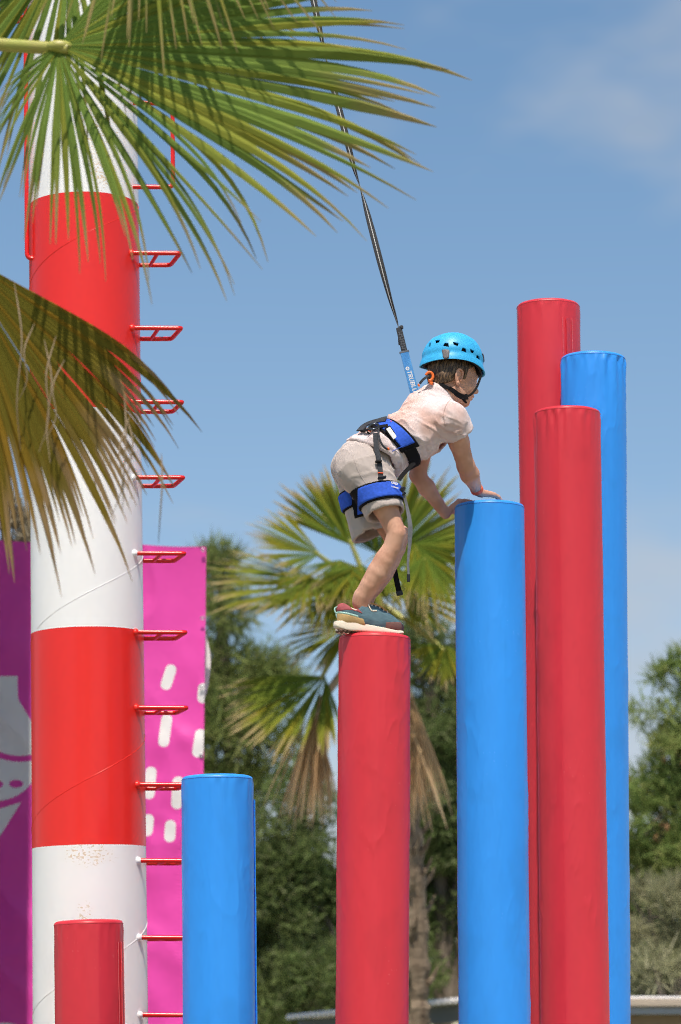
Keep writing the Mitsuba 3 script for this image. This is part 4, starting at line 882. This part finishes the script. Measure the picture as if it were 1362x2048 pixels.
ec = P(815, 737, LY - .0195); part(ln, 'emblem', place(cat([trimesh.creation.annulus(.0040, .0082, .0012, sections=6), trimesh.creation.cylinder(.0012, .0012, sections=8)]), frame3(lx, fdir), ec), 'm_label')
part(ln, 'carabiner', tube([P(848, 850, LY) + A([.02 * math.cos(a), 0, .035 * math.sin(a)]) for a in np.linspace(0, 6.283, 24)], .006, 8, cap=False), 'm_steel_dark', smooth=True)
# ------------------------------------------------------------------ fan palms
def leaf_mat(base, tip, dry, yellow=.3, trans=.55):
    def f(p, n, uv):
        u, r = uv.x, uv.y                        # u: 0 at the base of the segment, 1 at its tip; r: a number of the segment
        a = mix(base, tip, smoothstep(.25, .95, u) * (.4 + .6 * cell_r(r, 1)))
        a = mix(a, (base[0] * 2.6 + .05, base[1] * 1.45, base[2] * .8), yellow * smoothstep(.55, .85, cell_r(r, 2)) * (.5 + .5 * noise(u * 5, r * 37)))
        d = smoothstep(.86 - .22 * cell_r(r, 3), 1.0 - .15 * cell_r(r, 3), u + .12 * (noise(u * 14, r * 91) - .5))
        return mix(a, dry, d) * (.85 + .3 * noise(u * 3, r * 61))
    return {'type': 'principledthin', 'base_color': proc(f), 'roughness': .42, 'diff_trans': trans, 'spec_trans': 0.0, 'eta': 1.4}
def cell_r(r, k): return mikit.cell_rand(r * 997, k, 7)
scene['m_frond'] = leaf_mat((.17, .27, .06), (.22, .28, .06), (.36, .30, .13), .45, .75)
scene['m_frond_olive'] = leaf_mat((.16, .145, .024), (.23, .165, .028), (.36, .25, .12), .4, .8)
scene['m_frond_far'] = leaf_mat((.14, .215, .035), (.33, .33, .05), (.52, .42, .22), .55, .8)
scene['m_frond_dead'] = leaf_mat((.55, .39, .22), (.62, .45, .27), (.62, .49, .32), .1, .6)
scene['m_thread'] = pr((.24, .18, .11), .8); scene['m_dead_stalk'] = pr((.42, .32, .20), .8)
def stalk_col(p, n, uv): return mix((.34, .40, .07), (.42, .36, .12), fbm(p.x * 20, p.y * 20, p.z * 20, 2))
scene['m_stalk'] = pr(proc(stalk_col), .4)
def bark_col(p, n, uv):
    r = noise(p.x * 25, p.y * 25, p.z * 9); return mix((.12, .085, .055), (.30, .24, .17), r * fbm(p.x * 6, p.y * 6, p.z * 40, 3) * 1.5)
scene['m_palm_bark'] = bump(pr(proc(bark_col), .9), lambda p, n, uv: .02 * fbm(p.x * 12, p.y * 12, p.z * 22, 3), 3e-3)
Gd = A([0, 0, -1.0])
def segment(H, d, nrmv, L, dphi, split, droop, fold, r0, tip_curl, nst=14, wmax=None, side=None, wm=1.03):
    """One pleated leaf segment: starts at H along d, with the fold's ridge along nrmv; droops past the split."""
    t = np.linspace(0, 1, nst) ** .9; ds = np.diff(t * L, prepend=0)
    p = H.copy(); c = d.copy(); V = []; uv = []
    side0 = nrm(np.cross(nrmv, d)) if side is None else side
    key = r0.random()
    for i in range(nst):
        if i: p = p + c * ds[i]
        k = max(0, t[i] - split * .55)
        c = nrm(c + Gd * droop * k * 1.6 / nst * (1 + tip_curl * k)); s = nrm(side0 - c * (side0 @ c)); nn = np.cross(c, s)
        if nn @ nrmv < 0: nn = -nn
        w = 2 * L * math.tan(dphi / 2) * t[i] if t[i] < split else 2 * L * math.tan(dphi / 2) * split * max(0.0, (1 - t[i]) / (1 - split)) ** .75
        w = w * wm + .0015
        if wmax: w = min(w, wmax)
        f = fold * (1 if t[i] < split else 1.3)
        V += [p - s * w / 2, p + nn * w * f, p + s * w / 2]; uv += [[t[i], key]] * 3
    f = []
    for i in range(nst - 1):
        a = i * 3
        f += [[a, a + 1, a + 4], [a, a + 4, a + 3], [a + 1, a + 2, a + 5], [a + 1, a + 5, a + 4]]
    return V, f, uv
def fan(H, axis, facing, L, spread, n, r0, split=.5, droop=.5, fold=.22, Lfall=.25, cone=.25, curl=1.0, droop_var=.5, wmax=None, jit=.03, gap=0.0, wm=1.1):
    """All segments of a costapalmate fan: H the hastula, axis the midrib, facing the upper face's normal; spread: (from, to) in degrees."""
    x = nrm(axis); z = nrm(facing - x * (facing @ x)); y = np.cross(z, x); out = []
    ph = np.radians(np.linspace(spread[0], spread[1], n)); dphi = abs(ph[1] - ph[0])
    for i, a in enumerate(ph):
        if r0.random() < gap: continue
        a = a + r0.normal() * jit * .5
        d = nrm(x * math.cos(a) + y * math.sin(a) + z * (cone * (1 - math.cos(a)) * .5 + r0.normal() * jit))
        l = L * (1 - Lfall * min(1.5, abs(a) / 2.4) ** 1.5) * (1 + .07 * r0.normal()); sd = nrm(np.cross(z, d))
        out.append(segment(H + x * .0 + z * .002 * (i % 2), d, z, l, dphi * 1.05, split * (1 + .12 * r0.normal()), max(0, droop * (1 + droop_var * r0.normal())), fold * (1 + .2 * r0.normal()), r0, curl, side=sd, wmax=wmax, wm=wm))
    return out
def joined(segs):
    V, F, U, o = [], [], [], 0
    for v, f, u in segs: V += v; F += (A(f) + o).tolist(); U += u; o += len(v)
    return TM(V, F), A(U)
def petiole(a, b, r1, r2, sag=.0):
    m = (a + b) / 2 + A([0, 0, sag]); p = smooth_line([a, m, b], 8)
    t = tube(p, np.linspace(r1, r2, len(p)), 8); return t
# the near palm: its trunk stands left of the view, its fronds reach into it
NY = 8.0
near = thing('fan_palm', 'large fan palm with green fronds reaching in from the left, close to the camera', 'palm')
crown = P(-560, 160, NY + .3)
tr = [A([crown[0] - .25, crown[1] + .05, 0]), A([crown[0] - .15, crown[1], 1.6]), A([crown[0] - .02, crown[1], 3.2]), crown]
part(near, 'trunk', tube(smooth_line(tr, 10), np.linspace(.24, .17, 31), 20), 'm_palm_bark', smooth=True)
def frond_near(hpx, tipx, facing, L, spread, n, seed, mat='m_frond', dy=0.0, dyt=0.0, stalk_px=None, **k):
    r0 = np.random.default_rng(seed); H = P(hpx[0], hpx[1], NY + dy); tip = P(tipx[0], tipx[1], NY + dyt)
    fr = numbered(f'{near}__frond')
    for v, f, u in fan(H, tip - H, facing, L, spread, n, r0, **k):
        key = numbered(f'{fr}__leaf_segment')
        scene[key] = mikit.ply(TM(v, f), mat, smooth=False, uv=A(u))
    b = crown if stalk_px is None else P(stalk_px[0], stalk_px[1], NY + .2)
    m = petiole(b, H + nrm(tip - H) * .03, .024, .017, .0)
    scene[numbered(f'{fr}__stalk')] = mikit.ply(m, 'm_stalk', smooth=True)
    has = trimesh.creation.icosphere(2, .03); has.vertices *= A([1.3, .7, .6]); has.apply_translation(H); scene[numbered(f'{fr}__stalk')] = mikit.ply(has, 'm_stalk', smooth=True)
frond_near((118, 92), (885, 285), A([.12, -.97, .22]), 1.10, (-21, 74), 58, 3, split=.62, droop=.36, fold=.30, Lfall=.80, cone=.10, dyt=-.10, stalk_px=(-420, 60), curl=1.6, wm=1.6, jit=.016, droop_var=.6)
frond_near((118, 96), (885, 285), A([.12, -.97, .22]), 1.02, (-158, -20), 52, 4, split=.40, droop=.9, fold=.34, Lfall=.90, cone=.10, dy=.01, dyt=-.05, stalk_px=(-420, 60), curl=1.6, wm=1.1, jit=.06, droop_var=.6, gap=.03)
frond_near((290, -350), (450, 190), A([.1, -.9, .5]), .80, (-36, 34), 30, 5, split=.40, droop=.35, fold=.3, Lfall=.25, dy=-.10, dyt=-.3, jit=.05, wm=1.2)
frond_near((140, -120), (0, 350), A([-.2, -.9, .4]), .74, (-50, 62), 40, 8, split=.42, droop=.5, fold=.3, Lfall=.3, dy=.25, dyt=.2, jit=.06, wm=1.2)
frond_near((60, -90), (520, 20), A([.2, -.8, .6]), .80, (-34, 44), 30, 9, split=.55, droop=.25, fold=.25, Lfall=.3, dy=.45, dyt=.55, wm=1.25)
frond_near((-95, 498), (150, 1045), A([.45, -.75, .45]), .92, (-32, 46), 64, 12, mat='m_frond_olive', split=.66, droop=1.5, fold=.28, Lfall=.3, cone=.1, dy=-.1, dyt=.0, droop_var=.10, stalk_px=(-520, 400), curl=.6, wm=1.7, jit=.008)
r0 = np.random.default_rng(77); th = []
for k in range(9):                                # dry threads hanging from the lower frond
    x, yy = r0.uniform(0, 330), 0; yy = 545 + max(0, x) * 1.0 + r0.uniform(-10, 60); l = r0.uniform(140, 380); b = r0.normal() * 16 - 4
    th.append(tube(smooth_line([P(x, yy, NY - .10), P(x + b * .9 + 6, yy + l * .33, NY - .15), P(x + b * .5, yy + l * .7, NY - .15), P(x + b * 1.2, yy + l, NY - .13 + r0.normal() * .03)], 4), np.interp(np.linspace(0, 1, 13), [0, .15, .6, 1], [.0008, .0026, .0020, .0008]), 4))
scene[numbered(f'{near}__dry_threads')] = mikit.ply(cat(th), 'm_thread'); labels[f'{near}__dry_threads'] = {'kind': 'stuff', 'label': 'dry brown threads hanging from the drooping olive frond'}

# the far palm behind the climber
FY = 24.0; far = thing('fan_palm', 'fan palm behind the climber with yellow-tipped fronds and a skirt of dead leaves', 'palm')
fc = P(742, 1195, FY); fs = FY / FPX
trk = [A([fc[0] + .22, FY + .1, 0]), A([fc[0] + .30, FY + .1, 1.8]), A([fc[0] + .24, FY + .05, 3.6]), fc + A([0, 0, -.15])]
tp = smooth_line(trk, 30); rr_ = .16 + .03 * (np.arange(len(tp)) % 6) / 6 + .02 * np.random.default_rng(3).random(len(tp))
part(far, 'trunk', tube(tp, rr_, 20), 'm_palm_bark', smooth=30)
bt = []; r0 = np.random.default_rng(21)
for k in range(150):                               # old leaf bases sticking out of the trunk
    i = r0.integers(2, len(tp) - 2); a = r0.uniform(0, 2 * np.pi); o = A([math.cos(a), math.sin(a), 0]); b = tp[i] + o * .16
    bt.append(tube([b, b + o * .06 + A([0, 0, .06]), b + o * .11 + A([0, 0, .16])], [.03, .022, .004], 5))
part(far, 'leaf_bases', cat(bt), 'm_palm_bark')
labels[f'{far}__leaf_bases'] = {'kind': 'stuff', 'label': 'stubs of old leaf stalks on the trunk'}
def frond_far(hpx, tipx, facing, spread, n, seed, mat='m_frond_far', wm=1.4, dy=0.0, dyt=0.0, name='frond', Lmul=1.0, crownpx=(742, 1195), stalk=True, **k):
    r0 = np.random.default_rng(seed); H = P(hpx[0], hpx[1], FY + dy); tip = P(tipx[0], tipx[1], FY + dyt); L = np.linalg.norm(tip - H) * Lmul
    fr = numbered(f'{far}__{name}')
    m, u = joined(fan(H, tip - H, A(facing, float), L, spread, n, r0, wm=wm, **{'jit': .055, 'droop_var': .8, **k})); scene[numbered(f'{fr}__blade')] = mikit.ply(m, mat, smooth=False, uv=u)
    if stalk: scene[numbered(f'{fr}__stalk')] = mikit.ply(petiole(P(crownpx[0], crownpx[1], FY), H + nrm(tip - H) * .05, .03, .018, .02), 'm_stalk' if mat != 'm_frond_dead' else 'm_dead_stalk', smooth=True)
frond_far((700, 1090), (682, 925), (.05, -.93, .35), (-62, 62), 44, 1, split=.7, droop=.15, fold=.25, Lfall=.1, dy=-.1, dyt=-.05)
frond_far((640, 1108), (500, 1062), (-.35, -.7, .62), (-50, 55), 34, 2, split=.7, droop=.25, fold=.25, dy=-.3, dyt=-.5)
frond_far((655, 1168), (425, 1180), (-.1, -.62, .78), (-46, 46), 36, 3, split=.6, droop=.22, fold=.25, Lfall=.35, dy=-.25, dyt=-.5)
frond_far((690, 1180), (600, 1250), (-.2, -.75, .65), (-60, 70), 30, 4, split=.4, droop=1.1, fold=.3, dy=-.6, dyt=-.9)
frond_far((700, 1250), (566, 1330), (-.3, -.6, .74), (-55, 55), 30, 5, split=.55, droop=.45, fold=.25, dy=-.2, dyt=-.3)
frond_far((650, 1352), (478, 1480), (-.5, -.8, .35), (-50, 66), 38, 6, split=.62, droop=.25, fold=.25, Lfall=.3, dy=-.3, dyt=-.45)
frond_far((785, 1105), (890, 945), (.3, -.9, .3), (-66, 66), 40, 7, split=.68, droop=.2, fold=.25, dy=-.1, dyt=-.2)
frond_far((830, 1088), (905, 1240), (.4, -.75, .5), (-85, 85), 34, 8, split=.42, droop=.9, fold=.3, dy=-.35, dyt=-.5)
frond_far((760, 1110), (720, 960), (-.1, -.9, .4), (-48, 48), 34, 9, split=.7, droop=.2, fold=.25, dy=.2, dyt=.3)
frond_far((800, 1180), (960, 1200), (.3, -.7, .6), (-70, 70), 36, 10, split=.55, droop=.4, fold=.25, dy=-.1, dyt=-.1)
frond_far((700, 1140), (730, 1290), (.1, -.8, .55), (-70, 70), 30, 11, split=.4, droop=1.0, fold=.3, dy=-.7, dyt=-.9)
frond_far((890, 1290), (885, 1375), (.2, -.9, .4), (-80, 60), 24, 12, split=.5, droop=.6, fold=.25, dy=-.2, dyt=-.3)
frond_far((770, 1130), (820, 1220), (.3, -.85, .5), (-80, 80), 34, 15, split=.42, droop=1.0, fold=.3, dy=-.8, dyt=-1.0)
frond_far((620, 1150), (560, 1230), (-.2, -.75, .6), (-70, 60), 26, 18, split=.4, droop=1.2, fold=.3, dy=-.9, dyt=-1.1)
frond_far((655, 1190), (640, 1275), (-.1, -.8, .6), (-60, 60), 22, 19, split=.4, droop=1.0, fold=.3, dy=-.9, dyt=-1.1)
frond_far((680, 1120), (655, 1215), (-.1, -.8, .6), (-65, 65), 26, 20, split=.4, droop=1.1, fold=.3, dy=-.95, dyt=-1.15)
frond_far((725, 1130), (700, 1235), (.1, -.8, .6), (-60, 60), 24, 22, split=.4, droop=1.1, fold=.3, dy=-1.0, dyt=-1.2)
frond_far((850, 1110), (868, 1230), (.1, -.8, .6), (-50, 50), 22, 23, split=.4, droop=1.1, fold=.3, dy=-1.0, dyt=-1.2)
frond_far((640, 1390), (612, 1640), (-.1, -.9, .2), (-13, 13), 60, 13, mat='m_frond_dead', name='dead_frond', wm=2.8, split=.5, droop=.6, fold=.5, Lfall=.1, dy=-.4, dyt=-.4, jit=.10, crownpx=(730, 1290))
frond_far((628, 1420), (628, 1600), (-.1, -.9, .2), (-15, 15), 50, 14, mat='m_frond_dead', name='dead_frond', wm=2.8, split=.5, droop=.6, fold=.5, Lfall=.1, dy=-.45, dyt=-.4, jit=.12, crownpx=(730, 1290))
frond_far((822, 1385), (848, 1620), (.1, -.9, .2), (-13, 13), 56, 16, mat='m_frond_dead', name='dead_frond', wm=2.8, split=.5, droop=.5, fold=.5, Lfall=.1, dy=-.3, dyt=-.3, jit=.10, crownpx=(760, 1260))
frond_far((800, 1400), (790, 1660), (.1, -.9, .2), (-15, 15), 46, 17, mat='m_frond_dead', name='dead_frond', wm=2.8, split=.5, droop=.5, fold=.5, Lfall=.1, dy=-.3, dyt=-.3, jit=.10, crownpx=(760, 1260))

# ------------------------------------------------------------------ pines, shrubs and the dry tree
def foliage(c1, c2, c3, sc=1.2, trans=.35):
    def f(p, n, uv):
        a = fbm(p.x * sc, p.y * sc, p.z * sc, 3); b = mikit.cell_rand(uv.x * 997, 3, 1)
        return mix(mix(c1, c2, smoothstep(.35, .65, a)), c3, smoothstep(.62, .98, b) * .8) * (.75 + .5 * mikit.cell_rand(uv.x * 557, 9, 2))
    return {'type': 'principledthin', 'base_color': proc(f), 'roughness': .55, 'diff_trans': trans, 'spec_trans': 0.0, 'eta': 1.35}
scene['m_pine'] = foliage((0.196, 0.255, 0.082), (0.247, 0.301, 0.105), (0.301, 0.315, 0.128), trans=1.0)
scene['m_pine_light'] = foliage((0.220, 0.309, 0.097), (0.291, 0.362, 0.123), (0.354, 0.371, 0.142), trans=1.0)
scene['m_dark_leaf'] = foliage((0.144, 0.207, 0.072), (0.186, 0.241, 0.091), (0.242, 0.267, 0.144), trans=1.0)
scene['m_olive_leaf'] = foliage((0.217, 0.232, 0.123), (0.290, 0.290, 0.167), (0.406, 0.392, 0.261), 2.5, trans=.6)
scene['m_dry_twig'] = foliage((.22, .20, .14), (.30, .27, .19), (.36, .31, .22), 3)
scene['m_cone'] = pr((.20, .11, .05), .8)
def wood_col(p, n, uv): return mix((.10, .075, .055), (.24, .20, .16), fbm(p.x * 9, p.y * 9, p.z * 3, 3))
scene['m_wood'] = bump(pr(proc(wood_col), .9), lambda p, n, uv: .02 * fbm(p.x * 15, p.y * 15, p.z * 5, 3), 3e-3)
def leaves(centres, radii, per, size, asp, r0, up=.25, flat=.7, radial=.6):
    """Narrow leaf or needle triangles in uneven clumps round the centres."""
    C_, n = [], 0
    V, U = [], []
    for c, r in zip(centres, radii):
        m = int(per * (.6 + .8 * r0.random())); q = r0.normal(size=(m, 3)); q /= np.linalg.norm(q, axis=1, keepdims=True)
        rad = r * (r0.random((m, 1)) ** .5); o = q * rad * A([1, 1, flat]); b = c + o
        d = q * radial + r0.normal(size=(m, 3)) * .6 + A([0, 0, up]); d /= np.linalg.norm(d, axis=1, keepdims=True)
        s = np.cross(d, r0.normal(size=(m, 3))); s /= np.maximum(np.linalg.norm(s, axis=1, keepdims=True), 1e-6)
        l = size * (.6 + .8 * r0.random((m, 1))); w = l * asp
        V.append(np.stack([b - s * w, b + s * w, b + d * l], 1)); U.append(np.repeat(r0.random((m, 1)), 3, 0))
    V = np.concatenate(V).reshape(-1, 3); U = np.concatenate(U); F = np.arange(len(V)).reshape(-1, 3)
    return TM(V, F), np.hstack([U, U * 0])
def tree(key, label, category, base, trunk_top, blobs, mat, seed, per=260, size=.14, asp=.12, clump=.42, dens=1.0, trunk_r=.16, limbs=16, group=None, cones=0, sub=(.35, 9), radial=.6, up=.25):
    """blobs: list of (centre, radii) of the crown's masses; clumps of leaves are spread in them, limbs reach for the larger ones."""
    r0 = np.random.default_rng(seed); t = thing(key, label, category, group)
    cs, rs = [], []
    for c, r in blobs:
        r = A(r, float); n = int(max(3, dens * 11 * (r[0] * r[1] * r[2]) / clump ** 3 * .30))
        for k in range(n):
            q = r0.normal(size=3); q = q / np.linalg.norm(q) * (r0.random() ** .45)
            cs.append(c + q * r + r0.normal(size=3) * .1); rs.append(clump * (.55 + .9 * r0.random()))
    m, u = leaves(cs, rs, per, size, asp, r0, up=up, radial=radial)
    part(t, 'crown', m, mat, smooth=False, uv=u)
    tp = smooth_line([base, base * .6 + trunk_top * .4 + A([.12 * r0.normal(), .1 * r0.normal(), 0]), trunk_top], 8); part(t, 'trunk', tube(tp, np.linspace(trunk_r, trunk_r * .3, len(tp)), 10), 'm_wood', smooth=True)
    lm = []
    for k in range(limbs):
        c = cs[r0.integers(len(cs))]; i = int(np.clip(r0.uniform(.25, .95) * len(tp), 1, len(tp) - 1)); a = tp[i]
        lm.append(tube(smooth_line([a, a * .5 + c * .5 + A([0, 0, .12]), c], 5), np.linspace(trunk_r * .33, .012, 11), 6))
    if lm: part(t, 'limbs', cat(lm), 'm_wood', smooth=True)
    if cones:
        cn = []
        for k in range(cones):
            i = r0.integers(len(cs)); s = trimesh.creation.icosphere(1, .032); s.vertices *= A([.8, .8, 1.3]); s.apply_translation(cs[i] + A([r0.normal() * .2, -rs[i] * .8, r0.normal() * .15])); cn.append(s)
        part(t, 'cones', cat(cn), 'm_cone'); labels[f'{t}__cones'] = {'kind': 'stuff', 'label': 'small brown cones among the needles'}
    return t
def blob(px, py, y, rx, ry, rz=None):
    s = y / FPX; return (P(px, py, y), (rx * s, (rz or rx) * s, ry * s))
def at0(px, y): a = P(px, 2030, y); return A([a[0], y, 0.0])
tree('pine_tree', 'tall pine with loose top, right beside the edge of the pink banner', 'tree', at0(480, 36), P(440, 1150, 36),
     [blob(432, 1150, 36, 16, 34), blob(425, 1215, 36, 36, 40), blob(440, 1290, 36, 75, 60), blob(520, 1330, 36, 55, 60), blob(450, 1400, 36, 110, 70), blob(535, 1420, 36, 50, 60), blob(440, 1530, 36, 130, 80), blob(430, 1680, 36, 120, 90), blob(330, 1500, 36, 120, 200)],
     'm_pine', 31, per=210, size=.26, asp=.06, clump=.42, limbs=24, dens=.8)
tree('dense_tree', 'dense dark evergreen low behind the fan palm, between the short blue and middle red poles', 'tree', at0(590, 32), P(600, 1560, 32),
     [blob(600, 1640, 32, 75, 90), blob(540, 1730, 32, 90, 110), blob(640, 1760, 32, 70, 130), blob(560, 1860, 32, 110, 110), blob(620, 1950, 32, 120, 90), blob(480, 1950, 32, 120, 90)],
     'm_dark_leaf', 32, per=520, size=.10, asp=.17, clump=.36, limbs=20, dens=.75)
tree('dense_tree', 'dark evergreen filling the gap between the middle red and long blue poles', 'tree', at0(870, 35), P(860, 1260, 35),
     [blob(850, 1290, 35, 75, 80), blob(900, 1380, 35, 95, 90), blob(800, 1480, 35, 80, 110), blob(880, 1560, 35, 110, 110), blob(860, 1700, 35, 120, 110), blob(880, 1850, 35, 130, 110), blob(960, 1500, 35, 90, 200), blob(760, 1780, 35, 90, 160)],
     'm_dark_leaf', 33, per=520, size=.105, asp=.16, clump=.38, limbs=20, dens=.75)
tree('pine_tree', 'bright green pine at the right edge with open upper branches and small cones', 'tree', at0(1400, 30), P(1392, 1320, 30),
     [blob(1352, 1328, 30, 20, 14), blob(1318, 1338, 30, 13, 9), blob(1365, 1352, 30, 22, 13), blob(1303, 1432, 30, 24, 15), blob(1345, 1398, 30, 22, 18), blob(1395, 1390, 30, 26, 60), blob(1340, 1500, 30, 62, 34), blob(1385, 1480, 30, 60, 60), blob(1320, 1580, 30, 70, 45), blob(1390, 1600, 30, 60, 70), blob(1320, 1670, 30, 75, 45), blob(1290, 1740, 30, 60, 40), blob(1380, 1730, 30, 80, 60), blob(1240, 1690, 30, 40, 40)],
     'm_pine_light', 34, per=60, size=.17, asp=.07, clump=.14, limbs=26, dens=.62, cones=40)
tree('pine_tree', 'shaded pine behind the feathery shrub, at the foot of the right-hand pine', 'tree', at0(1290, 34), P(1280, 1700, 34),
     [blob(1270, 1760, 34, 70, 50), blob(1290, 1850, 34, 90, 80), blob(1300, 1950, 34, 100, 70)], 'm_dark_leaf', 37, per=220, size=.17, asp=.14, clump=.34, limbs=10, dens=.8)
tree('shrub', 'feathery grey-green shrub at the lower right edge, above the tan building', 'shrub', at0(1340, 27), P(1345, 1800, 27),
     [blob(1350, 1790, 27, 34, 45), blob(1320, 1860, 27, 48, 50), blob(1362, 1880, 27, 60, 60), blob(1310, 1950, 27, 60, 50), blob(1380, 1960, 27, 60, 50)],
     'm_olive_leaf', 35, per=240, size=.15, asp=.06, clump=.22, limbs=14, dens=.8, trunk_r=.07, up=.7)
tree('dry_shrub', 'pale dry tangled shrub above the left end of the pink banner', 'shrub', at0(-10, 21), P(5, 1000, 21),
     [blob(-5, 1010, 21, 26, 50), blob(20, 1060, 21, 45, 18), blob(-40, 1060, 21, 60, 40), blob(60, 1066, 21, 30, 10)],
     'm_dry_twig', 36, per=200, size=.10, asp=.08, clump=.10, limbs=22, dens=.35, trunk_r=.05)
tree('hedge', 'low dark hedge running along the foot of the trees behind the poles', 'hedge', at0(700, 42), P(700, 1900, 42),
     [blob(x, 1970, 42, 120, 75) for x in range(100, 1500, 150)], 'm_dark_leaf', 38, per=230, size=.24, asp=.16, clump=.5, limbs=12, dens=.55)

# ------------------------------------------------------------------ low buildings at the bottom edge
scene['m_roof_white'] = pr((.80, .80, .80), .4)
scene['m_fascia'] = pr((.10, .12, .13), .6)
def wall_col(p, n, uv): return mi.Color3f(.30, .225, .14) * (.85 + .3 * fbm(p.x * 3, p.y * 3, p.z * 3, 3))
scene['m_tan_wall'] = pr(proc(wall_col), .85)
scene['m_beige_trim'] = pr((.42, .36, .29), .7); scene['m_grey_gutter'] = pr((.30, .34, .38), .5)
scene['m_dark_glass'] = pr((.02, .025, .03), .1)
kb = thing('kiosk', 'low dark kiosk with a white corrugated roof edge, behind the middle red pole', 'building')
a, b = P(596, 2034, 26), P(940, 2000, 24.6)
ez = nrm(b - a); wd = np.linalg.norm(b - a); dn = nrm(np.cross([0, 0, 1.0], ez)); dn = dn if dn[1] > 0 else -dn
Lp = int(wd / .062)
part(kb, 'roof_sheet', ribbon([a + dn * 1.6, b + dn * 1.6], 3.0, .02, [0, 0, 1]), 'm_roof_white')
part(kb, 'roof_corrugations', cat([tube([a + ez * (i + .5) * .062 + dn * -.16 + A([0, 0, -.004]), a + ez * (i + .5) * .062 + dn * .5 + A([0, 0, .045])], .025, 10) for i in range(Lp)]), 'm_roof_white', smooth=40)
labels[f'{kb}__roof_corrugations'] = {'kind': 'stuff', 'label': 'row of white corrugations along the roof edge'}
R3 = np.stack([ez, dn, np.cross(ez, dn)], 1)
part(kb, 'fascia', box((a + b) / 2 + dn * .03 + A([0, 0, -.10]), (wd, .05, .14), R3), 'm_fascia')
zb = min(a[2], b[2]) - .17
R2 = np.stack([nrm([ez[0], ez[1], 0]), nrm([dn[0], dn[1], 0]), A([0, 0, 1.0])], 1)
part(kb, 'wall', box((a + b) / 2 * A([1, 1, 0]) + dn * 1.6 + A([0, 0, zb / 2]), (wd - .2, 2.8, zb), R2), 'm_tan_wall')
tb_ = thing('low_building', 'tan building with a beige fascia and grey gutter in the lower right corner', 'building')
z0 = P(1300, 1998, 23)[2]; xl, xr2 = P(1225, 2000, 23)[0], P(1700, 2000, 23)[0]; cx, wx = (xl + xr2) / 2, xr2 - xl
part(tb_, 'fascia', bevel_box((cx, 23.0, z0 - .03), (wx, .12, .058), .006), 'm_beige_trim')
part(tb_, 'gutter', bevel_box((cx, 23.03, z0 - .092), (wx - .02, .10, .06), .008), 'm_grey_gutter')
part(tb_, 'roof', bevel_box((cx, 25.0, z0 + .012), (wx - .02, 4.0, .02), .004), 'm_roof_white')
part(tb_, 'wall', box((cx, 25.0, (z0 - .125) / 2), (wx - .1, 3.7, z0 - .125)), 'm_tan_wall')
part(tb_, 'door', box((cx - 1.0, 23.14, .95), (.9, .04, 1.85)), 'm_fascia')
for _k, _d in list(scene.items()):
    if _k.startswith('m_') and _d['type'] not in ('twosided', 'principledthin', 'dielectric'): scene[_k] = two(_d)
